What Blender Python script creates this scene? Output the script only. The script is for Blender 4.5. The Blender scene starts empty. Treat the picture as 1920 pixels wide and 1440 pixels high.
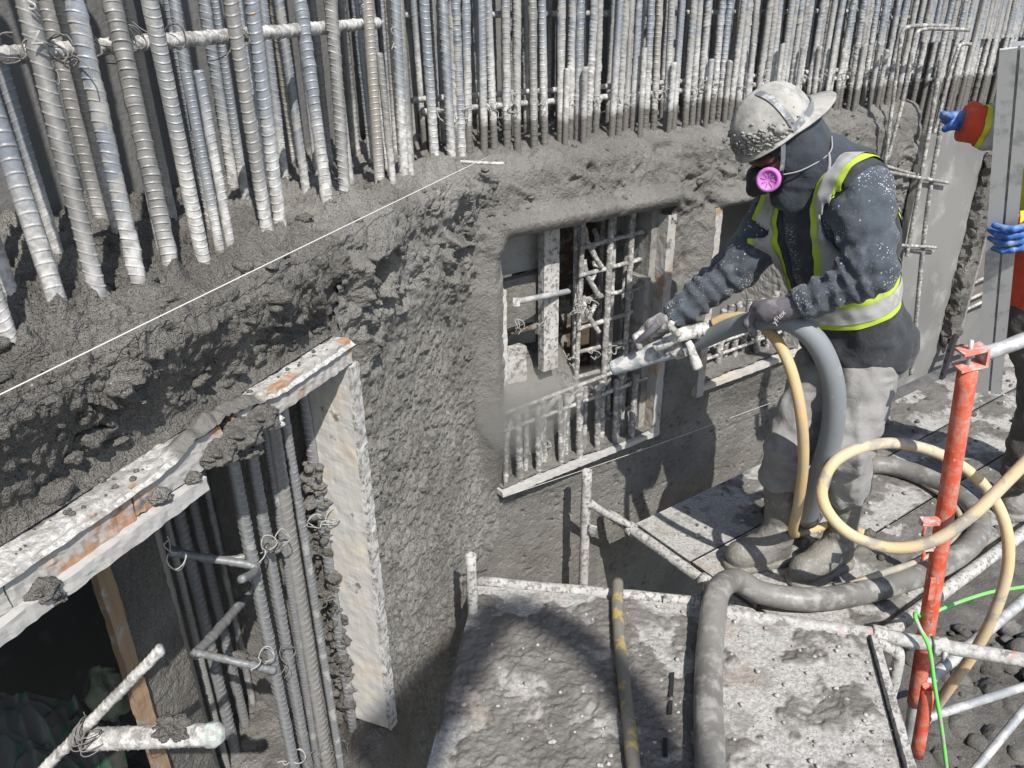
import bpy, bmesh, math, random
import numpy as np
from mathutils import Matrix, Vector

# ------------------------------------------------------------------ camera, world, sun, exposure
SC = bpy.context.scene
COL = SC.collection
FPX, PITCH, ROLL, CAMH = 1442.0, math.radians(25.8), -0.0134, 1.9
_f = np.array([0, math.cos(PITCH), -math.sin(PITCH)])
_r0 = np.array([1.0, 0, 0]); _u0 = np.array([0, math.sin(PITCH), math.cos(PITCH)])
_r = math.cos(ROLL) * _r0 + math.sin(ROLL) * _u0
_u = -math.sin(ROLL) * _r0 + math.cos(ROLL) * _u0
EYE = np.array([0, 0, CAMH])
cam_d = bpy.data.cameras.new('camera'); cam = bpy.data.objects.new('camera', cam_d); COL.objects.link(cam)
cam_d.sensor_width = 36; cam_d.lens = FPX / 1920 * 36; cam_d.clip_start = 0.02; cam_d.clip_end = 500
cam.matrix_world = Matrix(((_r[0], _u[0], -_f[0], EYE[0]), (_r[1], _u[1], -_f[1], EYE[1]),
                           (_r[2], _u[2], -_f[2], EYE[2]), (0, 0, 0, 1)))
SC.camera = cam
SUN_AZ, SUN_EL = 160.0, 50.0            # compass degrees from +Y towards +X, height
world = bpy.data.worlds.new('World'); SC.world = world; world.use_nodes = True
wn = world.node_tree.nodes; wl = world.node_tree.links
sky = wn.new('ShaderNodeTexSky'); sky.sky_type = 'NISHITA'; sky.sun_disc = False
sky.sun_elevation = math.radians(SUN_EL); sky.sun_rotation = math.radians(SUN_AZ)
wn['Background'].inputs[1].default_value = 0.12
wl.new(sky.outputs[0], wn['Background'].inputs[0])
sd = bpy.data.lights.new('sun', 'SUN'); sd.energy = 4.4; sd.angle = math.radians(0.5); sd.color = (1, 0.96, 0.90)
so = bpy.data.objects.new('sun', sd); COL.objects.link(so)
_sv = Vector((math.sin(math.radians(SUN_AZ)) * math.cos(math.radians(SUN_EL)),
              math.cos(math.radians(SUN_AZ)) * math.cos(math.radians(SUN_EL)), math.sin(math.radians(SUN_EL))))
so.rotation_euler = _sv.to_track_quat('Z', 'Y').to_euler(); so.location = _sv * 20
SC.view_settings.view_transform = 'Standard'; SC.view_settings.look = 'None'
SC.view_settings.exposure = 0.45; SC.view_settings.gamma = 1.0; SC.view_settings.use_curve_mapping = False
SC.cycles.max_bounces = 6; SC.cycles.volume_bounces = 1

rng = random.Random(7); nr = np.random.default_rng(11)

# ------------------------------------------------------------------ site geometry: two wall lines meeting in a blunt inner corner
def azv(a): a = math.radians(a); return np.array([math.sin(a), math.cos(a)])
A1, A2 = 21.8, 55.5
D1, D2 = azv(A1), azv(A2)
N1, N2 = np.array([D1[1], -D1[0]]), np.array([D2[1], -D2[0]])
def W1(s, o, z): return np.array([D1[0]*s + N1[0]*o, D1[1]*s + N1[1]*o, z])
def W2(s, o, z): return np.array([D2[0]*s + N2[0]*o, D2[1]*s + N2[1]*o, z])
def ray(x, y): return _f + _r*((x-960)/FPX) - _u*((y-720)/FPX)
def onz(x, y, z=0.0): d = ray(x, y); return EYE + d*((z-CAMH)/d[2])
def onp(x, y, n, o): d = ray(x, y); return EYE + d*(o/(d[0]*n[0]+d[1]*n[1]))
def p1(x, y, o): return onp(x, y, N1, o)
def p2(x, y, o): return onp(x, y, N2, o)
def wy(x, y, Y): d = ray(x, y); return EYE + d*(Y/d[1])
def so1(p): return float(D1@p[:2]), float(N1@p[:2])
def so2(p): return float(D2@p[:2]), float(N2@p[:2])

# ------------------------------------------------------------------ noise in numpy
_perm = np.concatenate([nr.permutation(256)]*3).astype(np.int32)
_gr = np.array([[1,1,0],[-1,1,0],[1,-1,0],[-1,-1,0],[1,0,1],[-1,0,1],[1,0,-1],[-1,0,-1],
                [0,1,1],[0,-1,1],[0,1,-1],[0,-1,-1],[1,1,0],[-1,1,0],[0,-1,1],[0,-1,-1]], dtype=np.float32)
def pn(p):
    p = np.asarray(p, dtype=np.float32); i = np.floor(p).astype(np.int32); f = p - i; i &= 255
    w = f*f*f*(f*(f*6-15)+10); out = 0
    for dx in (0, 1):
        a = _perm[i[..., 0]+dx]; wx = w[..., 0] if dx else 1-w[..., 0]
        for dy in (0, 1):
            b = _perm[a+i[..., 1]+dy]; wyy = w[..., 1] if dy else 1-w[..., 1]
            for dz in (0, 1):
                h = _perm[b+i[..., 2]+dz] & 15; g = _gr[h]
                dt = g[..., 0]*(f[..., 0]-dx)+g[..., 1]*(f[..., 1]-dy)+g[..., 2]*(f[..., 2]-dz)
                out = out + dt*wx*wyy*(w[..., 2] if dz else 1-w[..., 2])
    return out
def fbm(p, o=4, g=0.5):
    p = np.asarray(p, dtype=np.float32); a = 1.0; s = 0; t = 0
    for k in range(o): s = s + a*pn(p*(2.03**k)+k*17.3); t += a; a *= g
    return s/t
def billow(p, o=3, g=0.5):
    p = np.asarray(p, dtype=np.float32); a = 1.0; s = 0; t = 0
    for k in range(o): s = s + a*np.abs(pn(p*(2.07**k)+k*9.7)); t += a; a *= g
    return s/t
def sstep(a, b, x): t = np.clip((x-a)/(b-a), 0, 1); return t*t*(3-2*t)

# ------------------------------------------------------------------ mesh helpers
def mesh(name, V, F, smooth=True, attrs=None):
    V = np.asarray(V, dtype=np.float32); me = bpy.data.meshes.new(name)
    F = [np.asarray(x, dtype=np.int32) for x in (F if isinstance(F, list) else [F]) if len(x)]
    me.vertices.add(len(V)); me.vertices.foreach_set('co', V.ravel())
    nl = sum(x.size for x in F); npol = sum(len(x) for x in F)
    me.loops.add(nl); me.loops.foreach_set('vertex_index', np.concatenate([x.ravel() for x in F]))
    me.polygons.add(npol); tot = np.concatenate([np.full(len(x), x.shape[1], np.int32) for x in F])
    me.polygons.foreach_set('loop_start', np.concatenate([[0], np.cumsum(tot)[:-1]]).astype(np.int32))
    me.update(calc_edges=True)
    me.polygons.foreach_set('use_smooth', np.full(npol, bool(smooth)))
    for k, v in (attrs or {}).items():
        v = np.asarray(v, dtype=np.float32)
        a = me.attributes.new(k, 'FLOAT' if v.ndim == 1 else 'FLOAT_VECTOR', 'POINT')
        a.data.foreach_set('value' if v.ndim == 1 else 'vector', v.ravel())
    me.validate(); return me
def obj(name, me, mat=None, parent=None, M=None):
    o = bpy.data.objects.new(name, me); COL.objects.link(o)
    if mat is not None and len(me.materials) == 0: me.materials.append(mat)
    if parent is not None:
        o.parent = parent
        l = parent.matrix_basis.copy()
        if parent.parent is not None: l = parent.parent.matrix_basis @ parent.matrix_parent_inverse @ l
        o.matrix_parent_inverse = l.inverted()
    if M is not None: o.matrix_basis = M
    return o
def thing(name, label, cat, loc=(0, 0, 0), group=None):
    o = bpy.data.objects.new(name, None); COL.objects.link(o); o.empty_display_size = 0.1
    o.matrix_basis = Matrix.Translation(Vector([float(c) for c in loc]))
    return tag(o, label, cat, group)
def tag(o, label=None, cat=None, group=None, kind=None):
    if label: o['label'] = label
    if cat: o['category'] = cat
    if group: o['group'] = group
    if kind: o['kind'] = kind
    return o
def grid_faces(nu, nv, off=0, keep=None):
    i, j = np.meshgrid(np.arange(nu-1), np.arange(nv-1), indexing='ij')
    a = i*nv+j; f = np.stack([a, a+nv, a+nv+1, a+1], -1).reshape(-1, 4)+off
    return f if keep is None else f[keep.ravel()]
def box_vf(p0, ex, ey, ez, res=0.03):
    """box as six grids; returns V, F, local coords in metres"""
    p0, ex, ey, ez = [np.asarray(v, float) for v in (p0, ex, ey, ez)]
    V = []; F = []; Lc = []; off = 0
    ln = [np.linalg.norm(e) for e in (ex, ey, ez)]; E_ = (ex, ey, ez)
    hand = np.dot(np.cross(ex, ey), ez) > 0
    for a, b, c in ((0, 1, 2), (1, 2, 0), (2, 0, 1)):
        na, nb = max(2, int(ln[a]/res)+2), max(2, int(ln[b]/res)+2)
        u, v = np.meshgrid(np.linspace(0, 1, na), np.linspace(0, 1, nb), indexing='ij')
        for e in (0, 1):
            P = p0+u[..., None]*E_[a]+v[..., None]*E_[b]+e*E_[c]
            L = np.zeros(P.shape); L[..., a] = u*ln[a]; L[..., b] = v*ln[b]; L[..., c] = e*ln[c]
            f = grid_faces(na, nb, off)
            if (e == 0) == hand: f = f[:, ::-1]
            V.append(P.reshape(-1, 3)); Lc.append(L.reshape(-1, 3)); F.append(f); off += na*nb
    return np.concatenate(V), np.concatenate(F), np.concatenate(Lc)
def board(name, p0, ex, ey, ez, mat, parent=None, res=0.03, amp=0.0, freq=40, seed=0):
    V, F, L = box_vf(p0, ex, ey, ez, res)
    if amp:
        c = V.mean(0)
        n = np.stack([fbm(V*freq+seed+k*31, 2) for k in range(3)], -1); V = V+n*amp
    return obj(name, mesh(name, V, F, smooth=False, attrs={'lc': L[:, [0, 1, 2]]}), mat, parent)
def catmull(P, n=8):
    P = np.asarray(P, float)
    if len(P) < 3: return np.linspace(P[0], P[-1], n+1)
    Q = np.concatenate([[2*P[0]-P[1]], P, [2*P[-1]-P[-2]]]); out = []
    for i in range(1, len(Q)-2):
        t = np.linspace(0, 1, n, endpoint=False)[:, None]; a, b, c, d = Q[i-1:i+3]
        out.append(0.5*((2*b)+(-a+c)*t+(2*a-5*b+4*c-d)*t*t+(-a+3*b-3*c+d)*t**3))
    return np.concatenate(out+[[Q[-2]]])
def tube_vf(P, R, sides=10, caps=True):
    P = np.asarray(P, float); n = len(P); R = np.broadcast_to(np.asarray(R, float), (n,))
    T = np.gradient(P, axis=0); T /= np.linalg.norm(T, axis=1)[:, None]+1e-12
    up = np.array([0, 0, 1.0]) if abs(T[0, 2]) < 0.9 else np.array([1.0, 0, 0])
    x = np.cross(up, T[0]); x /= np.linalg.norm(x); X = [x]
    for i in range(1, n):
        x = X[-1]-T[i]*np.dot(X[-1], T[i]); X.append(x/np.linalg.norm(x))
    X = np.array(X); Y = np.cross(T, X)
    a = np.linspace(0, 2*np.pi, sides, endpoint=False)
    V = P[:, None]+R[:, None, None]*(np.cos(a)[None, :, None]*X[:, None]+np.sin(a)[None, :, None]*Y[:, None])
    i, j = np.meshgrid(np.arange(n-1), np.arange(sides), indexing='ij'); j2 = (j+1) % sides
    F = np.stack([i*sides+j, i*sides+j2, (i+1)*sides+j2, (i+1)*sides+j], -1).reshape(-1, 4)
    V = V.reshape(-1, 3)
    dl = np.concatenate([[0], np.cumsum(np.linalg.norm(np.diff(P, axis=0), axis=1))])
    lc = np.stack([np.repeat(dl, sides), np.tile(a, n), np.zeros(n*sides)], -1)
    tris = []
    if caps:
        for k, b in ((0, 0), (1, (n-1)*sides)):
            V = np.concatenate([V, [P[0] if k == 0 else P[-1]]]); lc = np.concatenate([lc, [[dl[0 if k == 0 else -1], 0, 1]]])
            c = len(V)-1; q = b+np.arange(sides); q2 = b+(np.arange(sides)+1) % sides
            tris.append(np.stack([q2, q, np.full(sides, c)] if k == 0 else [q, q2, np.full(sides, c)], -1))
    return V, [F]+tris, lc
def tube(name, P, R, mat, parent=None, sides=10, n=8, amp=0.0, freq=30, sm=True, caps=True):
    Q = catmull(P, n) if n else np.asarray(P, float)
    if np.ndim(R): R = np.interp(np.linspace(0, 1, len(Q)), np.linspace(0, 1, len(R)), R)
    V, F, L = tube_vf(Q, R, sides, caps)
    if amp: V = V+np.stack([fbm(V*freq+k*31, 2) for k in range(3)], -1)*amp
    return obj(name, mesh(name, V, F, smooth=sm, attrs={'lc': L}), mat, parent)
def pipe(name, a, b, r, mat, parent=None, sides=14, wall=0.004, amp=0.0, bend=None):
    """straight open-ended scaffold tube with a wall thickness"""
    a, b = np.asarray(a, float), np.asarray(b, float); L_ = np.linalg.norm(b-a); k = max(3, int(L_/0.05))
    t = np.linspace(0, 1, k)[:, None]; P = a+(b-a)*t
    d = (b-a)/L_
    P = np.concatenate([[a+d*0.04], [a], P, [b], [b-d*0.04]])
    R = np.concatenate([[r-wall]*2, [r]*k, [r-wall]*2])
    T = d; up = np.array([0, 0, 1.0]) if abs(T[2]) < 0.9 else np.array([1.0, 0, 0])
    x = np.cross(up, T); x /= np.linalg.norm(x); y = np.cross(T, x); an = np.linspace(0, 2*np.pi, sides, endpoint=False)
    V = P[:, None]+R[:, None, None]*(np.cos(an)[None, :, None]*x+np.sin(an)[None, :, None]*y)
    n = len(P); i, j = np.meshgrid(np.arange(n-1), np.arange(sides), indexing='ij'); j2 = (j+1) % sides
    F = np.stack([i*sides+j, i*sides+j2, (i+1)*sides+j2, (i+1)*sides+j], -1).reshape(-1, 4); V = V.reshape(-1, 3)
    if amp: V = V+np.stack([fbm(V*30+q*31, 2) for q in range(3)], -1)*amp
    return obj(name, mesh(name, V, F, smooth=True), mat, parent)
# ------------------------------------------------------------------ materials
class NT:
    def __init__(s, name, rough=0.8):
        s.m = bpy.data.materials.new(name); s.m.use_nodes = True; s.t = s.m.node_tree; s.n = s.t.nodes; s.l = s.t.links
        s.b = s.n['Principled BSDF']; s.b.inputs['Roughness'].default_value = rough; s._p = None; s.bumps = None
        s.b.inputs['Specular IOR Level'].default_value = 0.35
    def pos(s):
        if s._p is None: s._p = s.n.new('ShaderNodeNewGeometry').outputs['Position']
        return s._p
    def objc(s): return s.n.new('ShaderNodeTexCoord').outputs['Object']
    def attr(s, k, vec=False):
        a = s.n.new('ShaderNodeAttribute'); a.attribute_name = k; return a.outputs['Vector' if vec else 'Fac']
    def rnd(s): return s.n.new('ShaderNodeObjectInfo').outputs['Random']
    def put(s, v, sock):
        if isinstance(v, (int, float)): sock.default_value = v
        elif isinstance(v, tuple): sock.default_value = (*v, 1) if len(v) == 3 and len(sock.default_value) == 4 else v
        else: s.l.new(v, sock)
    def scl(s, vec, k):
        q = s.n.new('ShaderNodeVectorMath'); q.operation = 'MULTIPLY'; s.put(vec, q.inputs[0]); q.inputs[1].default_value = k; return q.outputs[0]
    def noise(s, scale, det=3, vec=None, rough=0.55, dist=0.0):
        q = s.n.new('ShaderNodeTexNoise'); s.put(vec if vec is not None else s.pos(), q.inputs['Vector'])
        q.inputs['Scale'].default_value = scale; q.inputs['Detail'].default_value = det
        q.inputs['Roughness'].default_value = rough; q.inputs['Distortion'].default_value = dist; return q.outputs['Fac']
    def ridged(s, scale, vec=None, det=2):
        q = s.n.new('ShaderNodeTexNoise'); q.noise_type = 'RIDGED_MULTIFRACTAL'; q.normalize = True; s.put(vec if vec is not None else s.pos(), q.inputs['Vector'])
        q.inputs['Scale'].default_value = scale; q.inputs['Detail'].default_value = det; q.inputs['Distortion'].default_value = 0.5; return q.outputs['Fac']
    def voro(s, scale, vec=None, feat='F1', rand=1.0):
        q = s.n.new('ShaderNodeTexVoronoi'); s.put(vec if vec is not None else s.pos(), q.inputs['Vector']); q.feature = feat
        q.inputs['Scale'].default_value = scale; q.inputs['Randomness'].default_value = rand; return q.outputs['Distance']
    def mr(s, v, a, b, c=0.0, d=1.0):
        q = s.n.new('ShaderNodeMapRange'); q.interpolation_type = 'SMOOTHSTEP'; s.put(v, q.inputs[0])
        for k, x in enumerate((a, b, c, d)): s.put(x, q.inputs[1+k])
        return q.outputs[0]
    def ma(s, op, a, b=0.0):
        q = s.n.new('ShaderNodeMath'); q.operation = op; s.put(a, q.inputs[0]); s.put(b, q.inputs[1]); return q.outputs[0]
    def mix(s, f, a, b):
        q = s.n.new('ShaderNodeMix'); q.data_type = 'RGBA'; s.put(f, q.inputs[0]); s.put(a, q.inputs[6]); s.put(b, q.inputs[7]); return q.outputs[2]
    def z(s):
        q = s.n.new('ShaderNodeSeparateXYZ'); s.l.new(s.pos(), q.inputs[0]); return q.outputs[2]
    def sep(s, v, k):
        q = s.n.new('ShaderNodeSeparateXYZ'); s.l.new(v, q.inputs[0]); return q.outputs[k]
    def bump(s, h, dist, strength=1.0):
        q = s.n.new('ShaderNodeBump'); q.inputs['Distance'].default_value = dist; q.inputs['Strength'].default_value = strength
        s.put(h, q.inputs['Height'])
        if s.bumps is not None: s.l.new(s.bumps, q.inputs['Normal'])
        s.bumps = q.outputs[0]; s.l.new(q.outputs[0], s.b.inputs['Normal'])
    def out(s, col, rough=None, metal=None):
        s.put(col, s.b.inputs['Base Color'])
        if rough is not None: s.put(rough, s.b.inputs['Roughness'])
        if metal is not None: s.put(metal, s.b.inputs['Metallic'])
        return s.m

MUD = (0.128, 0.121, 0.109); MUD2 = (0.168, 0.160, 0.146); DUST = (0.47, 0.46, 0.438)

def m_shotcrete(name, c1=MUD, c2=MUD2, grit=1.0, dust=0.0, wet=0.55):
    t = NT(name); big = t.noise(5, 4); fine = t.noise(110, 3, rough=0.65); med = t.noise(32, 4, dist=0.6)
    col = t.mix(t.mr(big, 0.35, 0.65), c1, c2)
    col = t.mix(t.mr(fine, 0.62, 0.8), col, (0.24, 0.23, 0.21))
    col = t.mix(t.mr(t.noise(2.2, 5, rough=0.65), 0.5, 0.62, 0, 0.5), col, (0.27, 0.26, 0.24)); col = t.mix(t.mr(med, 0.62, 0.75, 0, 0.35), col, (0.10, 0.094, 0.085))
    fl = t.voro(95); col = t.mix(t.ma('MULTIPLY', t.mr(fl, 0.16, 0.1), t.mr(t.noise(14, 2), 0.58, 0.72)), col, (0.42, 0.41, 0.39))
    if dust: col = t.mix(t.mr(t.noise(9, 5), 0.62-dust*0.2, 0.75-dust*0.2), col, (0.38, 0.37, 0.35))
    t.bump(t.ma('ADD', t.ma('MULTIPLY', med, 1.3), t.ma('MULTIPLY', fine, 1.5)), 0.011*grit, 1.0); t.bump(t.noise(300, 2), 0.004, 1.0)
    return t.out(col, t.mr(med, 0.3, 0.7, wet, 0.85))
M_ROUGH = m_shotcrete('shotcrete_rough', (0.115, 0.108, 0.097), (0.16, 0.152, 0.138), 0.75, wet=0.42)
M_PIER = m_shotcrete('shotcrete_pier', (0.165, 0.158, 0.144), (0.215, 0.207, 0.19), 0.6)
M_LOW = m_shotcrete('shotcrete_smooth', (0.19, 0.182, 0.166), (0.235, 0.226, 0.208), 0.35)
def m_back():
    t = NT('old_concrete'); col = t.mix(t.mr(t.noise(3, 4), 0.3, 0.7), (0.14, 0.14, 0.136), (0.18, 0.18, 0.175))
    col = t.mix(t.mr(t.voro(60), 0.2, 0.1, 0, 0.35), col, (0.2, 0.2, 0.19)); t.bump(t.noise(60, 4), 0.003)
    return t.out(col, 0.9)
M_BACK = m_back()
def m_mixed(name, lo=0.38, hi=0.66, dustc=(0.43, 0.42, 0.4), tint=None):
    """attribute d: 0 = wet mud, 1 = dry white dust"""
    t = NT(name); d = t.attr('d'); n = t.noise(45, 5, rough=0.65); n2 = t.noise(150, 3)
    f = t.mr(t.ma('ADD', d, t.ma('MULTIPLY', t.ma('SUBTRACT', n, 0.5), 0.75)), lo, hi)
    mud = t.mix(t.mr(t.noise(7, 3), 0.4, 0.65), MUD, MUD2); mud = t.mix(t.mr(n2, 0.6, 0.8), mud, (0.23, 0.22, 0.2))
    du = t.mix(t.mr(t.noise(90, 4, rough=0.7), 0.38, 0.66), dustc, (0.27, 0.262, 0.245)); du = t.mix(t.mr(t.noise(14, 5, rough=0.7), 0.5, 0.64, 0, 0.75), du, (0.2, 0.192, 0.178))
    if tint: du = t.mix(t.mr(t.noise(4, 2), 0.55, 0.7, 0, 0.6), du, tint)
    t.bump(n, 0.006, 0.8); t.bump(n2, 0.003, 0.9)
    return t.out(t.mix(f, mud, du), t.mr(f, 0, 1, 0.6, 0.95))
M_DECK = m_mixed('deck_mud_and_dust', tint=(0.27, 0.22, 0.18))
M_LEDGE = m_mixed('ledge_mud_and_dust', 0.4, 0.6, (0.54, 0.53, 0.505))
def m_bar(name, zd0, zd1, zm, steel=(0.23, 0.252, 0.28), crust=0.17, mottle=0.0):
    t = NT(name); r = t.rnd(); n1 = t.noise(9, 3); n2 = t.noise(70, 4); z = t.z()
    zz = t.ma('ADD', z, t.ma('ADD', t.ma('MULTIPLY', t.ma('SUBTRACT', n1, 0.5), 0.22), t.ma('MULTIPLY', t.ma('SUBTRACT', r, 0.5), 0.16)))
    st = t.mix(t.mr(r, 0.62, 0.7), steel, (0.24, 0.235, 0.225)); st = t.mix(t.mr(t.ma('FRACT', t.ma('MULTIPLY', r, 7.3)), 0.93, 0.95), st, (0.31, 0.29, 0.255))
    st = t.mix(t.mr(n2, 0.55, 0.75, 0, 0.5), st, (0.4, 0.39, 0.37))
    st = t.mix(t.ma('MULTIPLY', t.attr('rib'), 0.4), st, (0.5, 0.49, 0.47))
    cr = t.mr(t.ma('ADD', t.noise(24, 5), t.ma('MULTIPLY', t.ma('FRACT', t.ma('MULTIPLY', r, 3.7)), 0.22)), 0.78-crust*0.4, 0.86-crust*0.4)
    st = t.mix(cr, st, (0.335, 0.33, 0.315))
    rust = t.mr(t.ma('ADD', t.noise(13, 4), t.ma('MULTIPLY', t.ma('FRACT', t.ma('MULTIPLY', r, 11.1)), 0.12)), 0.77, 0.86)
    st = t.mix(rust, st, (0.25, 0.15, 0.085))
    du = t.mix(t.mr(n2, 0.4, 0.62), (0.54, 0.53, 0.51), (0.34, 0.33, 0.31))
    if mottle: du = t.mix(t.mr(t.noise(33, 5, rough=0.7), 0.46-(mottle < 1)*0.06, 0.6-(mottle < 1)*0.06), du, (0.2, 0.193, 0.18))
    fd = t.ma('MULTIPLY', t.mr(zz, zd1, zd0), t.mr(t.noise(40, 4), 0.28, 0.5, 0.35, 1.0))
    col = t.mix(fd, st, du)
    mu = t.mr(t.ma('ADD', z, t.ma('ADD', t.ma('MULTIPLY', t.ma('SUBTRACT', n2, 0.5), 0.05), t.ma('MULTIPLY', t.ma('SUBTRACT', n1, 0.5), 0.1))), zm+0.015, zm-0.015)
    col = t.mix(mu, col, (0.14, 0.133, 0.12))
    t.bump(n2, 0.002, 0.8)
    return t.out(col, t.mr(cr, 0, 1, 0.5, 0.85), t.ma('MULTIPLY', t.ma('SUBTRACT', 1.0, t.ma('MAXIMUM', fd, mu)), 0.25))
M_BAR1 = m_bar('rebar_steel_left', 1.54, 1.72, 1.495)
M_BAR2 = m_bar('rebar_steel_far', 1.60, 1.86, 1.595, crust=0.5)
M_BARW = m_bar('rebar_dusted', 5, 6, -9, crust=0.8, mottle=1.0)
M_BARG = m_bar('rebar_grey_crust', 5, 6, -9, crust=0.8, mottle=0.6)
M_BARO = m_bar('rebar_opening', -3, -2, -9, crust=0.2, steel=(0.19, 0.195, 0.2))
def m_simple(name, c, rough=0.7, metal=0.0, dirt=None, dlo=0.5, dhi=0.65, dscale=25, bump=0.0, bs=60, c2=None):
    t = NT(name, rough); n = t.noise(dscale, 5, rough=0.65); col = c
    if c2: col = t.mix(t.mr(t.noise(dscale*0.35, 3), 0.35, 0.65), c, c2)
    if dirt: col = t.mix(t.mr(n, dlo, dhi), col, dirt)
    if bump: t.bump(t.noise(bs, 4), bump)
    return t.out(col, rough, metal)
def m_wood(name, c1, c2, cem=0.5, cemc=DUST, ms=1.0):
    t = NT(name, 0.8); v = t.attr('lc', True); st = t.n.new('ShaderNodeMapping'); t.l.new(v, st.inputs[0]); st.inputs['Scale'].default_value = (2.5, 60, 60)
    g = t.noise(1.0, 5, st.outputs[0], 0.6, 0.4); col = t.mix(t.mr(g, 0.3, 0.7), c1, c2)
    m = t.noise(11*ms, 6, rough=0.7); col = t.mix(t.mr(m, 1-cem-0.05, 1-cem+0.05), col, t.mix(t.noise(60, 3), cemc, (0.4, 0.39, 0.37)))
    col = t.mix(t.mr(t.noise(7, 5, rough=0.7), 0.62, 0.68), col, (0.15, 0.143, 0.13))
    t.bump(g, 0.0012); t.bump(m, 0.002)
    return t.out(col, 0.85)
M_PLY = m_wood('plywood_cream', (0.53, 0.485, 0.415), (0.43, 0.385, 0.32), 0.52, (0.47, 0.455, 0.43), 0.7)
M_PLYO = m_wood('plywood_orange', (0.40, 0.235, 0.135), (0.32, 0.185, 0.11), 0.56, (0.36, 0.345, 0.32), 0.6)
M_WOODG = m_wood('wood_cement_coated', (0.40, 0.33, 0.25), (0.33, 0.27, 0.2), 0.66, (0.42, 0.41, 0.39))
M_STUD = m_wood('wood_stud', (0.29, 0.20, 0.125), (0.21, 0.145, 0.09), 0.40, (0.2, 0.192, 0.178))
M_DARKW = m_wood('wood_dark', (0.10, 0.075, 0.05), (0.07, 0.05, 0.035), 0.45, (0.13, 0.125, 0.115))
M_GALV = m_simple('galvanised_dusty', (0.36, 0.37, 0.38), 0.5, 0.35, (0.58, 0.57, 0.55), 0.42, 0.6, 18, 0.001)
M_SPLAT = m_simple('splattered_tube', (0.46, 0.45, 0.43), 0.9, 0, (0.19, 0.182, 0.168), 0.50, 0.60, 60, 0.004, c2=(0.36, 0.35, 0.33))
def m_orange():
    t = NT('orange_paint', 0.65); col = t.mix(t.mr(t.noise(6, 4), 0.35, 0.65), (0.55, 0.08, 0.035), (0.60, 0.12, 0.065))
    col = t.mix(t.mr(t.noise(24, 6, rough=0.75), 0.42, 0.64, 0, 0.8), col, (0.47, 0.26, 0.21)); col = t.mix(t.mr(t.noise(45, 4, rough=0.7), 0.63, 0.66), col, (0.42, 0.40, 0.38))
    col = t.mix(t.mr(t.noise(60, 5, t.scl(t.pos(), (1, 1, 0.12))), 0.60, 0.68, 0, 0.6), col, (0.30, 0.05, 0.03)); t.bump(t.noise(60, 4), 0.0015)
    return t.out(col, 0.7)
M_ORANGE = m_orange()
def m_redwhite():
    t = NT('red_tube_under_dust', 0.9); n = t.noise(50, 5, rough=0.7); col = t.mix(t.mr(n, 0.38, 0.62), (0.46, 0.45, 0.43), (0.30, 0.29, 0.275))
    col = t.mix(t.mr(t.noise(22, 5, rough=0.7), 0.56, 0.62), col, (0.18, 0.172, 0.158)); col = t.mix(t.mr(t.noise(9, 3), 0.60, 0.68, 0, 0.75), col, (0.52, 0.22, 0.18)); t.bump(n, 0.004)
    return t.out(col, 0.9)
M_REDWHITE = m_redwhite()
M_HOSE = m_simple('grey_hose_wet', (0.19, 0.183, 0.168), 0.42, 0, (0.30, 0.292, 0.275), 0.46, 0.68, 17, 0.003, 26, c2=(0.135, 0.13, 0.12))
M_HOSED = m_simple('grey_hose', (0.205, 0.222, 0.235), 0.6, 0, (0.33, 0.33, 0.32), 0.55, 0.75, 14, 0.0008, 40)
M_YEL = m_simple('yellow_hose', (0.54, 0.38, 0.17), 0.6, 0, (0.44, 0.37, 0.26), 0.48, 0.66, 16, 0.001, 60, c2=(0.52, 0.40, 0.22))
M_YELD = m_simple('yellow_hose_muddy', (0.36, 0.28, 0.10), 0.6, 0, (0.17, 0.16, 0.135), 0.42, 0.52, 14, 0.002, 40)
M_TAUPE = m_simple('taupe_hose', (0.42, 0.36, 0.26), 0.6, 0, (0.30, 0.285, 0.25), 0.45, 0.6, 9, 0.001, 40)
M_GREEN = m_simple('green_hose', (0.17, 0.62, 0.12), 0.5, 0, (0.33, 0.36, 0.30), 0.52, 0.6, 22)
M_WIRE = m_simple('tie_wire', (0.18, 0.17, 0.16), 0.6, 0.3)
M_WIREL = m_simple('tie_wire_dusty', (0.38, 0.37, 0.35), 0.9)
M_STRING = m_simple('string', (0.62, 0.6, 0.54), 0.9)
M_WHITE = m_simple('cement_white', (0.52, 0.51, 0.485), 0.95, 0, (0.27, 0.262, 0.245), 0.46, 0.62, 40, 0.005)
M_RECESS_SHADE = m_simple('recess_shade', (0.05, 0.049, 0.047), 0.95, 0, (0.08, 0.078, 0.074), 0.5, 0.65, 8)  # near-black concrete colour, the deep opening's shade is painted in
# ------------------------------------------------------------------ ground of the pit
def ground():
    u = np.concatenate([np.linspace(-60, -4, 30), np.linspace(-3.9, 6, 260), np.linspace(6.4, 60, 30)])
    v = np.concatenate([np.linspace(-60, -2, 30), np.linspace(-1.9, 6, 220), np.linspace(6.4, 60, 30)])
    U, V = np.meshgrid(u, v, indexing='ij'); P = np.stack([U, V, np.full(U.shape, 0.0)], -1).reshape(-1, 3)
    h = 0.10*fbm(P*1.3, 4)+0.10*billow(P*6, 3)+0.06*billow(P*19, 3, 0.6)
    P[:, 2] = -1.35+h
    o = obj('ground', mesh('ground', P, grid_faces(len(u), len(v))), M_ROUGH); tag(o, kind='structure')
ground()

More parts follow.
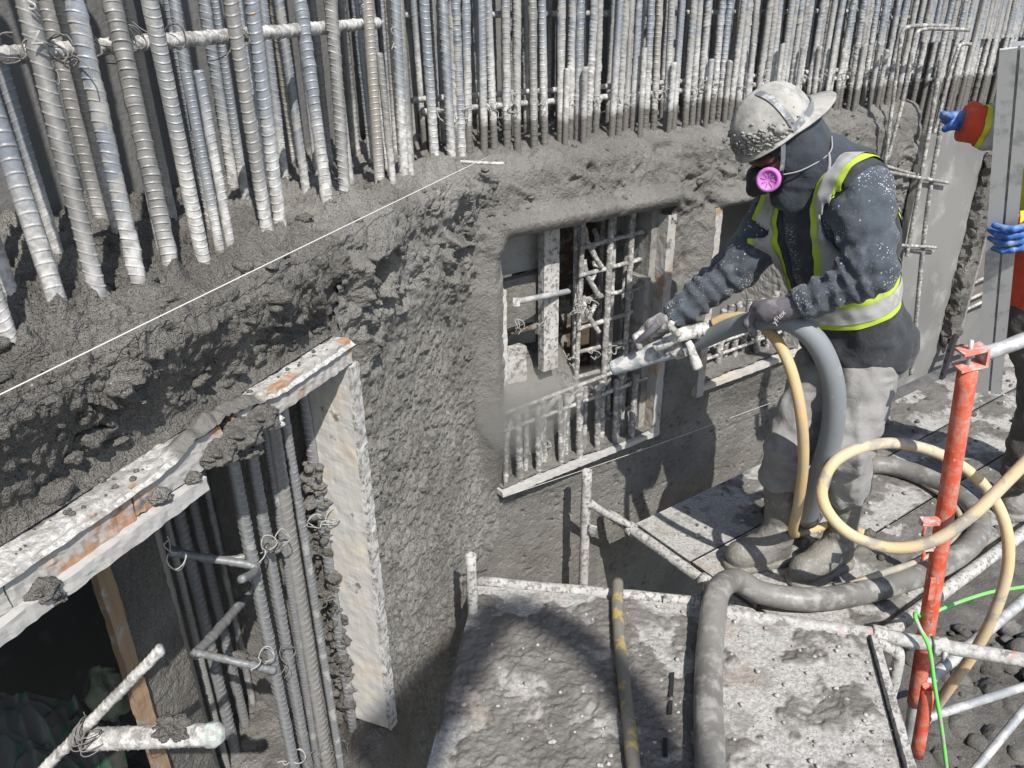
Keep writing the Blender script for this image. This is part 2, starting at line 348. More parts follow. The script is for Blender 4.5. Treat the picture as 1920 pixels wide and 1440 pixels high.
# ------------------------------------------------------------------ sprayed concrete walls
def resample(pr, step):
    pr = np.asarray(pr, float); L = np.concatenate([[0], np.cumsum(np.hypot(*np.diff(pr, axis=0).T))])
    t = np.linspace(0, L[-1], int(L[-1]/step)+1); q = np.stack([np.interp(t, L, pr[:, k]) for k in (0, 1)], -1)
    k = 7; ker = np.ones(k)/k; pad = np.concatenate([np.repeat(q[:1], k//2, 0), q, np.repeat(q[-1:], k//2, 0)])
    return np.stack([np.convolve(pad[:, c], ker, 'valid') for c in (0, 1)], -1)
def rough_h(P, a=1.0):
    w = np.stack([fbm(P*9+k*13, 2) for k in range(3)], -1)*0.05
    q = (P+w)*np.array([1, 1, 0.75])
    big = fbm(P*3.6, 3); cl = billow(q*15, 3); tear = billow(q*np.array([34, 34, 50])+3, 4, 0.62)
    patch = sstep(-0.1, 0.3, fbm(P*5+40, 2))
    dg = np.stack([P[:, 0]*3+P[:, 2]*5, P[:, 1]*3-P[:, 2]*3, P[:, 2]*13+P[:, 0]*4+P[:, 1]*4], -1); rid = 1-np.abs(pn(dg+2.0*w/0.05*0.25))
    return a*(0.026*(rid**3-0.4)*(0.3+0.9*patch)+0.05*big+0.058*(cl-0.22)*(0.6+0.6*patch)+0.040*(tear-0.22)*(0.5+0.7*patch)-0.045*sstep(0.22, 0.45, fbm(P*8+7, 2)))
def pier_h(P):
    w = np.stack([fbm(P*14+k*13, 2) for k in range(3)], -1)*0.03
    return 0.014*fbm(P*3.5, 3)+0.042*(billow((P+w)*np.array([27, 27, 20]), 3, 0.58)-0.22)+0.009*(billow(P*np.array([80, 80, 55]), 3)-0.2)
def wall_grid(Wf, ss, pr, dispf, extra=None):
    """sweep profile pr (o,z) along s; dispf(P, S, T) gives displacement along the profile normal"""
    tg = np.gradient(pr, axis=0); tg /= np.linalg.norm(tg, axis=1)[:, None]+1e-9
    nm = np.stack([-tg[:, 1], tg[:, 0]], -1)
    S = np.repeat(ss[:, None], len(pr), 1); O = np.repeat(pr[None, :, 0], len(ss), 0).copy(); Z = np.repeat(pr[None, :, 1], len(ss), 0).copy()
    if extra is not None: O, Z = extra(S, O, Z)
    P = np.stack([Wf[0][0]*S+Wf[1][0]*O, Wf[0][1]*S+Wf[1][1]*O, Z], -1)
    h = dispf(P.reshape(-1, 3), S.ravel(), Z.ravel()).reshape(S.shape)
    O2 = O+h*nm[None, :, 0]; Z2 = Z+h*nm[None, :, 1]
    return S, O2, Z2, np.stack([Wf[0][0]*S+Wf[1][0]*O2, Wf[0][1]*S+Wf[1][1]*O2, Z2], -1)

lw = thing('shotcrete_wall', 'left wall of fresh rough grey shotcrete with rebar rising from its top', 'wall', W1(1.2, -1.0, 0))
fw = thing('shotcrete_wall', 'far wall of grey shotcrete with two window openings behind the nozzle worker', 'wall', W2(2.5, -2.05, 0))
FR = [(20, 640, .0), (128, 612, -.02), (196, 606, -.005), (268, 562, 0), (330, 540, 0.005), (385, 500, .01), (502, 438, 0), (528, 450, .005), (618, 392, 0), (648, 402, .01), (713, 368, 0), (758, 350, 0), (818, 322, 0), (848, 300, 0), (866, 296, .01)]
BASES = np.array([p1(x, y, -1.035)[:2] for x, y, _ in FR])
def foot(P, Z):                                  # mud gathered round the foot of each bar
    d = np.min(np.linalg.norm(P[:, None, :2]-BASES[None], axis=-1), axis=1); return 0.035*np.exp(-(d/0.03)**2)*sstep(1.42, 1.46, Z)*(0.5+1.2*np.abs(pn(P*25)))
TOP = [(-1.45, 1.535), (-1.22, 1.515), (-1.08, 1.50), (-1.0, 1.48), (-0.955, 1.455)]
prA = resample(TOP+[(-0.94, 1.425), (-0.955, 1.38), (-0.985, 1.33), (-1.005, 1.285), (-1.0, 1.262), (-0.985, 1.238)], 0.0032)
S_, O_, Z_, P_ = wall_grid((D1, N1), np.arange(0.0, 1.40, 0.0032), prA, lambda P, S, Z: rough_h(P)*(0.35+0.65*sstep(1.24, 1.30, Z))+foot(P, Z))
GA = P_; GAZ = Z_
obj('upper_band', mesh('upper_band', P_.reshape(-1, 3), grid_faces(*S_.shape)[:, ::-1]), M_ROUGH, lw)
prB = resample(TOP+[(-0.945, 1.43), (-0.955, 1.38), (-0.975, 1.28), (-0.99, 1.1), (-0.995, 0.6), (-0.995, 0.0), (-1.0, -0.75)], 0.0042)
def dB(P, S, Z):
    k = sstep(0.95, 1.25, Z+0.12*fbm(P*6, 2)); return rough_h(P)*k+pier_h(P)*(1-k)+foot(P, Z)+0.05*np.exp(-((2.24-S)/0.09)**2)*sstep(1.5, 1.3, Z)
def eB(S, O, Z):
    cut = sstep(0.35, -0.3, Z); lim = 2.26-0.17*cut; over = np.clip(S-lim, 0, 1)
    return O-over*1.6-0.05*sstep(1.46, 1.41, S)*sstep(1.25, 1.1, Z), Z
S_, O_, Z_, P_ = wall_grid((D1, N1), np.arange(1.372, 2.42, 0.0042), prB, dB, eB)
GB = P_; GBZ = Z_; GBS = S_
obj('pier', mesh('pier', P_.reshape(-1, 3), grid_faces(*S_.shape)[:, ::-1]), M_PIER, lw)

WIN = [(1.335, 2.085, 0.30, 1.262), (2.345, 3.02, 0.44, 1.215)]
T2 = [(-2.50, 1.545), (-2.25, 1.525), (-2.10, 1.51), (-2.03, 1.49), (-1.995, 1.455)]
pr2 = resample(T2+[(-1.99, 1.40), (-1.985, 1.33), (-1.975, 1.27), (-1.99, 1.2), (-2.0, 0.5), (-2.02, 0.36), (-2.06, 0.22), (-2.07, 0.0), (-2.07, -0.9)], 0.0058)
def hdr(S, Z):                                    # rolled collar of shotcrete over each window
    a = 0
    for s0, s1, z0, z1 in WIN:
        ins = sstep(s0-0.05, s0+0.02, S)*sstep(s1+0.05, s1-0.02, S)
        a = a+0.042*ins*np.exp(-((Z-z1-0.03)/0.032)**2)
        a = a+0.024*np.exp(-((S-s0+0.04)/0.035)**2)*sstep(z1+0.03, z1-0.03, Z)*sstep(z0-0.05, z0+0.05, Z)
    return a
def d2(P, S, Z):
    col = hdr(S, Z); calm = np.clip(col*45, 0, 1)
    k = sstep(1.18, 1.32, Z+0.1*fbm(P*5, 2)); mid = sstep(0.3, 0.55, Z)
    low = 0.012*fbm(P*4, 3)+0.005*fbm(P*25, 3)-0.016*sstep(0.2, 0.34, fbm(P*np.array([42, 42, 60]), 3))*(0.3+0.7*sstep(-0.1, 0.2, fbm(P*5+3, 2)))
    left = sstep(1.36, 1.30, S)*sstep(1.3, 1.2, Z)
    rh = rough_h(P); h = 0.62*rh*k+(1-k)*(mid*(0.385*rh+0.4*pier_h(P))+(1-mid)*low)
    return h*(1-0.75*np.maximum(calm, left))+col
S_, O_, Z_, P_ = wall_grid((D2, N2), np.arange(1.12, 3.70, 0.0062), pr2, d2)
sc_, zc_ = [0.25*(A[:-1, :-1]+A[1:, :-1]+A[:-1, 1:]+A[1:, 1:]) for A in (S_, Z_)]
keep = np.ones(sc_.shape, bool); tt = np.arange(S_.shape[1]-1)[None, :] > 90
for s0, s1, z0, z1 in WIN:
    rr = 0.05; inside = (sc_ > s0) & (sc_ < s1) & (zc_ < z1) & (zc_ > z0) & tt
    corner = (sc_ < s0+rr) & (zc_ > z1-rr) & (np.hypot(sc_-(s0+rr), zc_-(z1-rr)) > rr)
    keep &= ~(inside & ~corner)
GF = P_; GFZ = Z_
obj('face', mesh('face', P_.reshape(-1, 3), grid_faces(*S_.shape, keep=keep)[:, ::-1]), M_PIER, fw)
for s0, s1, z0, z1 in WIN:                        # soffit under each collar and the left reveal
    u, v = np.meshgrid(np.arange(s0-0.03, s1+0.03, 0.008), np.arange(-2.34, -1.965, 0.008), indexing='ij')
    P = np.stack([D2[0]*u+N2[0]*v, D2[1]*u+N2[1]*v, np.full(u.shape, z1+0.004)], -1); q = P.reshape(-1, 3)
    P[..., 2] += (0.006*fbm(q*20, 3)+0.02*np.abs(v.ravel()+2.0)).reshape(u.shape)
    obj('soffit', mesh('soffit', P.reshape(-1, 3), grid_faces(*u.shape)[:, ::-1]), M_PIER, fw)
    u, v = np.meshgrid(np.arange(-2.34, -2.0, 0.008), np.arange(z0-0.05, z1+0.02, 0.008), indexing='ij')
    P = np.stack([D2[0]*s0+N2[0]*u, D2[1]*s0+N2[1]*u, v], -1); q = P.reshape(-1, 3)
    P += (np.array([*D2, 0])[None]*(0.006*fbm(q*20, 3))[:, None]).reshape(P.shape)
    obj('reveal', mesh('reveal', P.reshape(-1, 3), grid_faces(*u.shape)), M_PIER, fw)

# ragged lumps thrown onto the face, too many to count
def clump_field(par, n, fn, r0, r1, mat, nn=9):
    it = []
    for _ in range(n):
        p = fn(); r = r0+(r1-r0)*rng.random()**2.2; it.append((p-np.array([*N1, 0.4])*r*0.35, (r*rng.uniform(.7, 1.5), r*rng.uniform(.7, 1.5), r*rng.uniform(.45, 1.0))))
    o = clods('shotcrete_lumps', it, mat, par, n=nn, flat=1.0, amp=0.5, freq=1.2); tag(o, kind='stuff')
LUMPS = []
# old concrete behind the bars, for both walls
for nm, Wf, s0, s1, o, lab in (('concrete_wall', W1, -1.6, 3.2, -1.46, 'smooth dark old concrete wall behind the left rebar'),
                               ('concrete_wall', W2, 0.4, 7.5, -2.52, 'old grey concrete wall behind the far rebar curtain')):
    a, b = Wf(s0, o, -1.4), Wf(s1, o, -1.4); inn = Wf(s0, o-0.25, -1.4)-a
    zt = (1.36 if Wf is W1 else 1.30)
    w = board(nm, a+[0, 0, zt+1.4], b-a, inn, (0, 0, 3.6-zt), M_BACK, res=0.25); tag(w, lab, 'wall')

# ------------------------------------------------------------------ timber forms round the left opening
def b1(name, s, o, z, mat, par, **k): return board(name, W1(s[0], o[0], z[0]), W1(s[1], o[0], z[0])-W1(s[0], o[0], z[0]), W1(s[0], o[1], z[0])-W1(s[0], o[0], z[0]), (0, 0, z[1]-z[0]), mat, par, **k)
def b2(name, s, o, z, mat, par, **k): return board(name, W2(s[0], o[0], z[0]), W2(s[1], o[0], z[0])-W2(s[0], o[0], z[0]), W2(s[0], o[1], z[0])-W2(s[0], o[0], z[0]), (0, 0, z[1]-z[0]), mat, par, **k)
def b1v(name, s, o, z, mat, par, **k): return board(name, W1(s[0], o[0], z[0]), (0, 0, z[1]-z[0]), W1(s[0], o[1], z[0])-W1(s[0], o[0], z[0]), W1(s[1], o[0], z[0])-W1(s[0], o[0], z[0]), mat, par, **k)
def b2v(name, s, o, z, mat, par, **k): return board(name, W2(s[0], o[0], z[0]), (0, 0, z[1]-z[0]), W2(s[0], o[1], z[0])-W2(s[0], o[0], z[0]), W2(s[1], o[0], z[0])-W2(s[0], o[0], z[0]), mat, par, **k)
ff = thing('opening_form', 'timber form of the near left opening, splintered orange plywood header and cream jamb board', 'formwork', W1(0.9, -0.95, 1.2))
# header: plywood face in broken lengths, a lower batten, and a dusty sill of mud on top
for s0, s1, dz in ((-0.2, 0.50, 0), (0.503, 0.72, -0.004), (0.724, 0.93, 0.003), (0.96, 1.36, 0.004)):
    b1('plywood_face', (s0, s1), (-0.955, -0.937), (1.178+dz, 1.236+dz), M_PLYO, ff, res=0.008, amp=0.005, freq=60)
b1('batten', (-0.25, 0.86), (-1.02, -0.920), (1.150, 1.177), M_WOODG, ff, res=0.008, amp=0.0035, freq=45)
b1v('jamb_board', (1.345, 1.368), (-1.06, -0.945), (0.005, 1.176), M_PLY, ff, res=0.01, amp=0.003, freq=30)
b1v('jamb_edge', (1.346, 1.380), (-0.9445, -0.934), (0.0, 1.176), M_SPLAT, ff, res=0.008, amp=0.004, freq=40)
u, v = np.meshgrid(np.arange(-0.2, 1.37, 0.0035), np.arange(-1.05, -0.925, 0.0035), indexing='ij')
P = np.stack([D1[0]*u+N1[0]*v, D1[1]*u+N1[1]*v, np.full(u.shape, 1.237)], -1); q = P.reshape(-1, 3)
edge = sstep(-0.928, -0.95, v.ravel()); wig = 0.03*fbm(np.stack([u.ravel()*7, v.ravel()*0, u.ravel()*0], -1), 3)
dmask = sstep(-1.005, -0.985, v.ravel()+wig)*0.75+0.25*fbm(q*30, 3)
lump = np.exp(-((u.ravel()-0.93)/0.10)**2)*sstep(-0.99, -0.95, v.ravel())
hh = 0.004*fbm(q*40, 3)+0.022*np.clip(billow(q*24, 3)-0.2, 0, 1)*(1-np.clip(dmask*1.4, 0, 1))+lump*(0.02+0.05*billow(q*18, 3))-0.012*(1-edge)
P[..., 2] += hh.reshape(u.shape)
obj('dusty_ledge', mesh('dusty_ledge', P.reshape(-1, 3), grid_faces(*u.shape), attrs={'d': np.clip(dmask-lump, -0.5, 1)}), M_LEDGE, ff)

def clod_vf(c, r, seed, n=14, flat=0.8, amp=0.35, freq=1.6):
    th = np.linspace(0, np.pi, n); ph = np.linspace(0, 2*np.pi, n*2, endpoint=False)
    T, Q = np.meshgrid(th, ph, indexing='ij'); d = np.stack([np.sin(T)*np.cos(Q), np.sin(T)*np.sin(Q), np.cos(T)], -1)
    k = 1+amp*1.6*fbm(d.reshape(-1, 3)*freq+seed*7.1, 2).reshape(T.shape)+amp*0.8*(billow(d.reshape(-1, 3)*freq*2.6+seed*3.3, 4, 0.6).reshape(T.shape)-0.2)
    P = d*k[..., None]*np.asarray(r)*np.array([1, 1, flat])+np.asarray(c)
    m = n*2; i, j = np.meshgrid(np.arange(n-1), np.arange(m), indexing='ij'); j2 = (j+1) % m
    return P.reshape(-1, 3), np.stack([i*m+j, (i+1)*m+j, (i+1)*m+j2, i*m+j2], -1).reshape(-1, 4)
def clods(name, items, mat, par=None, n=14, **k):
    V = []; F = []; o = 0
    for i, (c, r) in enumerate(items):
        v, f = clod_vf(c, r, i*1.7+len(items), n, **k); V.append(v); F.append(f+o); o += len(v)
    return obj(name, mesh(name, np.concatenate(V), np.concatenate(F)), mat, par)
def pick(G, lo, hi, cond=None):
    idx = np.arange(lo, hi)
    def f():
        while True:
            i, j = rng.randrange(G.shape[0]), rng.randrange(lo, hi); p = G[i, j]
            if cond is None or cond(p): return p
    return f
nA = GA.shape[1]
def ragged(p): return pn(np.array([p*6.0]))[0] > -0.12
clump_field(lw, 230, pick(GA, int(nA*0.45), int(nA*0.97), ragged), 0.004, 0.022, M_ROUGH)
clump_field(lw, 150, pick(GA, int(nA*0.1), int(nA*0.5)), 0.003, 0.013, M_ROUGH)
clump_field(lw, 130, pick(GB, 60, 260, lambda p: ragged(p) and p[2] > 1.02), 0.004, 0.017, M_ROUGH)
clump_field(fw, 330, pick(GF, 40, 130, lambda p: p[2] > 1.31), 0.003, 0.014, M_PIER, 7)
for x, y, r in ((447, 812, .042), (408, 848, .034), (486, 782, .036), (462, 838, .03), (362, 895, .014), (300, 928, .017), (80, 1106, .022), (104, 1118, .015)):
    clods('mud_clod', [(p1(x, y, -0.93), r)], M_ROUGH, ff, n=34, flat=0.6, amp=0.5, freq=1.3)
clump_field(ff, 170, lambda: W1(rng.uniform(1.322, 1.347), rng.uniform(-1.10, -1.04), rng.uniform(0.0, 0.9)), 0.004, 0.017, M_ROUGH, 8)
clods('cement_lump', [(p1(515, 790, -0.92), 0.017)], M_WHITE, ff, n=20, amp=0.6)

# inside the left opening: back, sill, stud, junk
ib = thing('concrete_wall', 'concrete recess deep inside the near left opening, its shade painted dark', 'wall', W1(0.5, -1.9, -1.3))
b1('back', (-1.6, 1.6), (-1.95, -1.85), (-1.3, 1.33), M_RECESS_SHADE, ib, res=0.2); b1('cheek', (1.372, 1.45), (-1.86, -1.07), (-1.3, 1.30), M_PIER, ib, res=0.02, amp=0.006); b1('ceiling', (-1.6, 1.375), (-1.86, -1.03), (1.19, 1.235), M_RECESS_SHADE, ib, res=0.1)
b1('cheek', (-1.6, -1.5), (-1.86, -0.9), (-1.3, 1.3), M_RECESS_SHADE, ib, res=0.2)
def mound(name, Wf, s0, s1, o0, o1, fz, mat, par=None, st=0.008, amp=1.0, lab=None, cat=None):
    u, v = np.meshgrid(np.arange(s0, s1, st), np.arange(o0, o1, st), indexing='ij')
    a, b = (D1, N1) if Wf is W1 else (D2, N2)
    P = np.stack([a[0]*u+b[0]*v, a[1]*u+b[1]*v, fz(u, v)], -1); q = P.reshape(-1, 3)
    P[..., 2] += (amp*(0.03*fbm(q*6, 3)+0.03*(billow(q*20, 3)-0.2))).reshape(u.shape)
    o = obj(name, mesh(name, P.reshape(-1, 3), grid_faces(*u.shape)), mat, par)
    return tag(o, lab, cat) if lab else o
mound('rebound_heap', W1, 0.95, 1.46, -1.5, -0.86, lambda u, v: -0.10+0.10*np.exp(-((u-1.36)/0.12)**2-((v+0.98)/0.14)**2)-0.25*sstep(-0.97, -0.86, v), M_ROUGH, lab='heap of fallen wet shotcrete at the foot of the cream jamb board', cat='rubble')
mound('rebound_heap', W1, -0.6, 1.2, -1.85, -0.9, lambda u, v: -0.42+0*u+0.12*sstep(0.6, 1.1, u), M_ROUGH, st=0.012, lab='dark shotcrete rubble on the floor inside the left opening', cat='rubble')
stud = thing('timber_stud', 'timber stud with bare brown edge standing inside the left opening', 'stud', W1(0.55, -1.2, -0.4))
a = p1(190, 1030, -1.26); b = p1(300, 1440, -1.26); sA = so1(a)[0]; sB = so1(b)[0]; sm = (sA+sB)/2
b1v('edge_strip', (sm-0.018, sm+0.018), (-1.28, -1.26), (-0.4, 1.2), M_STUD, stud, res=0.02, amp=0.004, freq=30)
b1v('side_face', (sm+0.02, sm+0.155), (-1.31, -1.278), (-0.4, 1.2), M_ROUGH, stud, res=0.012, amp=0.006, freq=50)

# ------------------------------------------------------------------ window forms in the far wall
M_SPLAT2 = m_simple('cement_grey_board', (0.27, 0.262, 0.243), 0.9, 0, (0.17, 0.163, 0.15), 0.5, 0.62, 16, 0.003)
M_PANEL = m_simple('pale_concrete_panel', (0.34, 0.335, 0.32), 0.9, 0, (0.27, 0.265, 0.25), 0.5, 0.65, 12, 0.002)
M_STUDL = m_wood('wood_edge', (0.37, 0.28, 0.19), (0.3, 0.22, 0.15), 0.55, (0.36, 0.345, 0.32))
w1f = thing('window_form', 'timber form of the window the nozzle is aimed at, with white splattered middle post', 'formwork', W2(1.7, -2.05, 0.3))
s0, s1, z0, z1 = WIN[0]
b2v('jamb_board', (s1-0.045, s1+0.0), (-2.36, -2.035), (0.30, 1.262), M_SPLAT2, w1f, res=0.015, amp=0.003, freq=30)
b2v('jamb_edge', (s1-0.012, s1+0.030), (-2.034, -1.984), (0.30, 1.22), M_STUDL, w1f, res=0.012, amp=0.004, freq=30)
b2v('jamb_block', (s1-0.075, s1-0.046), (-2.12, -2.02), (0.62, 0.98), M_SPLAT2, w1f, res=0.012, amp=0.003)
b2v('jamb_strip', (s0-0.004, s0+0.018), (-2.10, -1.995), (0.75, 1.08), M_WOODG, w1f, res=0.01, amp=0.006, freq=40)
b2('sill_board', (s0-0.02, s1+0.03), (-2.16, -1.982), (0.283, 0.303), M_WOODG, w1f, res=0.012, amp=0.004)
b2v('post', (1.585, 1.652), (-2.13, -2.095), (0.68, 1.27), M_SPLAT, w1f, res=0.012, amp=0.002)
b2('back_panel', (s0-0.03, 1.69), (-2.25, -2.20), (1.05, 1.30), M_PANEL, w1f, res=0.03)
b2('back_panel', (s0-0.03, 1.69), (-2.19, -2.155), (0.865, 1.046), M_PIER, w1f, res=0.02, amp=0.004)
b2('back_panel', (1.655, s1+0.05), (-2.40, -2.37), (0.28, 1.30), M_DARKW, w1f, res=0.05)
b2('back_panel', (s0-0.03, 1.69), (-2.33, -2.29), (0.55, 0.88), M_PANEL, w1f, res=0.03)
b2('back_block', (1.34, 1.545), (-2.20, -2.15), (0.62, 0.775), M_SPLAT, w1f, res=0.012, amp=0.006, freq=25)
b2('cross_board', (1.34, 1.585), (-2.22, -2.14), (0.842, 0.858), M_DARKW, w1f, res=0.02)
mound('shotcrete_fill', W2, s0-0.01, s1+0.02, -2.34, -1.995, lambda u, v: 0.315+(0.27*sstep(-2.05, -2.085, v+0.01*np.sin(u*19))+0.13*sstep(-2.075, -2.24, v))*(0.3+0.7*sstep(1.93, 1.74, u)), M_PIER, w1f, st=0.006, amp=0.55)
w2f = thing('window_form', 'timber form of the second window, half hidden behind the worker arm', 'formwork', W2(2.7, -2.05, 0.44))
s0, s1, z0, z1 = WIN[1]
b2v('jamb_board', (s0-0.03, s0+0.012), (-2.36, -1.975), (0.40, 1.215), M_STUDL, w2f, res=0.012, amp=0.004)
b2v('jamb_board', (s1-0.006, s1+0.03), (-2.36, -1.99), (0.42, 1.22), M_WOODG, w2f, res=0.012, amp=0.004)
b2('sill_board', (s0+0.008, s1+0.02), (-2.16, -1.975), (0.420, 0.443), M_PLY, w2f, res=0.012, amp=0.004)
b2('back_panel', (s0-0.02, s1+0.05), (-2.38, -2.35), (0.40, 1.25), M_BACK, w2f, res=0.03)
mound('shotcrete_fill', W2, s0, s1+0.02, -2.34, -1.99, lambda u, v: 0.455+0.10*sstep(-2.08, -2.2, v), M_PIER, w2f, st=0.007, amp=0.7)
# ------------------------------------------------------------------ ribbed reinforcing bars
def rebar_me(name, r, L, seed, pitch=None, sides=12, crust=0.0, mats=None):
    pitch = pitch or r*1.15; k = int(L/pitch); zz = []; hh = []
    for i in range(k):
        for t, h in ((0.0, 0), (0.33, 0), (0.40, 0), (0.46, 1), (0.54, 1), (0.60, 0), (0.67, 0)): zz.append((i+t)*pitch); hh.append(h)
    zz.append(L); hh.append(0); zz = np.array(zz)/((k)*pitch)*L; zz[-1] = L; hh = np.array(hh, float)
    a = np.linspace(0, 2*np.pi, sides, endpoint=False)
    Z = zz[:, None]+0.35*r*np.cos(2*a)[None]*0+0.45*r*np.sin(a)[None]; Z = np.clip(Z, 0, L)
    amp = np.clip(np.abs(np.sin(a))*1.6-0.25, 0, 1)[None]*hh[:, None]; lon = (np.abs(np.cos(a)) > 0.97)[None]*1.0
    R = r*(0.95+0.08*np.maximum(amp, lon*0.8))
    P = np.stack([R*np.cos(a)[None], R*np.sin(a)[None], Z], -1)
    if crust:
        q = P.reshape(-1, 3)+seed*3.1; n = np.clip(fbm(q*45, 3)+0.1+0.6*fbm(q*9, 2), 0, 1).reshape(Z.shape)
        P[..., :2] *= (1+crust*n)[..., None]
    n = len(zz); i, j = np.meshgrid(np.arange(n-1), np.arange(sides), indexing='ij'); j2 = (j+1) % sides
    F = np.stack([i*sides+j, i*sides+j2, (i+1)*sides+j2, (i+1)*sides+j], -1).reshape(-1, 4)
    V = np.concatenate([P.reshape(-1, 3), [[0, 0, L], [0, 0, 0]]]); b = (n-1)*sides; q = np.arange(sides); c = len(V)-2
    T = np.concatenate([np.stack([b+q, b+(q+1) % sides, np.full(sides, c)], -1), np.stack([(q+1) % sides, q, np.full(sides, c+1)], -1)])
    rib = np.concatenate([np.maximum(amp, lon*0.5).ravel(), [0, 0]])
    me = mesh(name, V, [F, T], smooth=True, attrs={'rib': rib})
    if mats: me.materials.append(mats)
    return me
def align(a, b, spin=0.0, sc=None):
    a, b = Vector([float(x) for x in a]), Vector([float(x) for x in b]); d = b-a
    M = Matrix.Translation(a) @ d.to_track_quat('Z', 'Y').to_matrix().to_4x4() @ Matrix.Rotation(spin, 4, 'Z')
    return M if sc is None else M @ Matrix.Diagonal((sc, sc, 1, 1))
def mset(tag_, r, L, mat, n=4, crust=0.12):
    return [rebar_me('rebar_'+tag_, r, L, i+len(tag_), crust=crust*(0.4+0.75*i), pitch=r*(1.0+0.12*((i*3) % 4)), mats=mat) for i in range(n)]
def wire_me(name, mat, seed, r=0.0011, rad=0.0175):
    """a twisted tie: two loops round a crossing and two loose ends"""
    q = random.Random(seed); V = []; F = []; o = 0
    for k in range(2):
        P = [np.array([rad*math.cos(t)*(1+0.15*q.random()), rad*math.sin(t)*(1+0.15*q.random()), 0.012*math.sin(t*2+k)+0.006*k]) for t in np.linspace(0, 5.6, 9)]
        P += [P[-1]+np.array([0.008+0.012*q.random(), -0.004-0.02*q.random(), 0.012*(q.random()-0.5)])]; P += [P[-1]+np.array([0.018*(q.random()-.3), -0.02*q.random(), 0.02*(q.random()-.6)])]
        v, f, _ = tube_vf(catmull(P, 3), r, 5, False); V.append(v); F.append(f[0]+o); o += len(v)
    me = mesh(name, np.concatenate(V), np.concatenate(F)); me.materials.append(mat); return me
def bar(par, me, a, L=None, tilt=(0, 0), spin=0.0, b=None, sc=None):
    a = np.asarray(a, float)
    if b is None: b = a+np.array([tilt[0], tilt[1], 1.0])
    return obj('rebar', me, None, par, align(a, b, spin, sc))

LB = 1.25
m1 = mset('thick', 0.0134, LB, M_BAR1, 5); m1t = mset('thin', 0.0105, LB, M_BAR1, 4)
m1s = mset('short', 0.0095, 0.42, M_BAR1, 2, 0.25)
m2 = mset('far', 0.0122, LB, M_BAR2, 5, 0.16); m2t = mset('far_thin', 0.0105, LB, M_BAR2, 4, 0.2); m2s = mset('far_short', 0.010, 0.40, M_BAR2, 2, 0.3)
ties = [wire_me('tie_wire', M_WIRE, i) for i in range(4)]; tiesL = [wire_me('tie_wire_dusty', M_WIREL, i+9, 0.0013, 0.016) for i in range(4)]

cgL = thing('rebar_cage', 'left rebar curtain of thick blue grey bars standing in the fresh shotcrete', 'rebar', W1(1.2, -1.1, 1.45))
for i, (x, y, tl) in enumerate(FR):
    p = p1(x, y, -1.035); p[2] = 1.40
    bar(cgL, m1[i % 5], p, tilt=(tl+rng.uniform(-.028, .022), rng.uniform(-.02, .02)), spin=rng.uniform(0, 6.3))
for x, y in ((415, 480), (436, 478), (742, 380), (772, 352)):
    p = p1(x, y, -1.05); p[2] = 1.395; bar(cgL, m1s[0 if x < 430 else 1], p, tilt=(rng.uniform(-.03, .01), 0), spin=rng.uniform(0, 6))
s = 0.28
for row, (o_, st, ms) in enumerate(((-1.14, 0.15, m1t), (-1.24, 0.11, m1t), (-1.34, 0.13, m1))):
    s = 0.05+row*0.03
    while s < 2.35:
        if not (row != 1 and 0.95 < s < 1.06):
            bar(cgL, ms[rng.randrange(len(ms))], W1(s, o_+rng.uniform(-.015, .015), 1.40), tilt=(rng.uniform(-.02, .02), rng.uniform(-.02, .02)), spin=rng.uniform(0, 6.3))
        s += st*rng.uniform(0.7, 1.35)
hz = rebar_me('rebar_tie_bar', 0.0125, 1.0, 3, crust=0.25, mats=M_BARW)
bar(cgL, hz, p1(-40, 108, -1.075), b=p1(445, 66, -1.06))
for x, y in ((20, 95), (110, 92), (165, 92), (250, 78), (325, 70), (448, 75), (100, 105), (232, 82)):
    obj('tie_wire', ties[rng.randrange(4)], None, cgL, align(p1(x, y, -1.045), p1(x+rng.uniform(-9, 9), y-20, -1.02), rng.uniform(0, 6)))
for x, y, t_, sz in ((62, 18, 'S', .026), (70, 82, 'Z', .024), (682, 20, '9', .02), (738, 62, 'G', .02), (739, 92, 'A', .02)):
    cu = bpy.data.curves.new('mill_mark', 'FONT'); cu.body = t_; cu.size = sz; cu.extrude = 0.001; cu.align_x = 'CENTER'
    ob = bpy.data.objects.new('tmp', cu); me = bpy.data.meshes.new_from_object(ob); bpy.data.objects.remove(ob)
    p = p1(x, y, -1.0165); me.materials.append(M_BARW)
    fx = Vector((D1[0]*0.9-0.2, D1[1]*0.9, 0)).normalized(); nz = Vector((N1[0], N1[1], 0)).normalized(); nz = (Vector((0, 0, 0))-Vector((p[0], p[1], 0))).normalized(); fx = Vector((0, 0, 1)).cross(nz)
    Mx = Matrix((( fx.x, 0, nz.x, p[0]), (fx.y, 0, nz.y, p[1]), (0, 1, 0, p[2]), (0, 0, 0, 1)))
    obj('mill_mark', me, None, cgL, Mx)

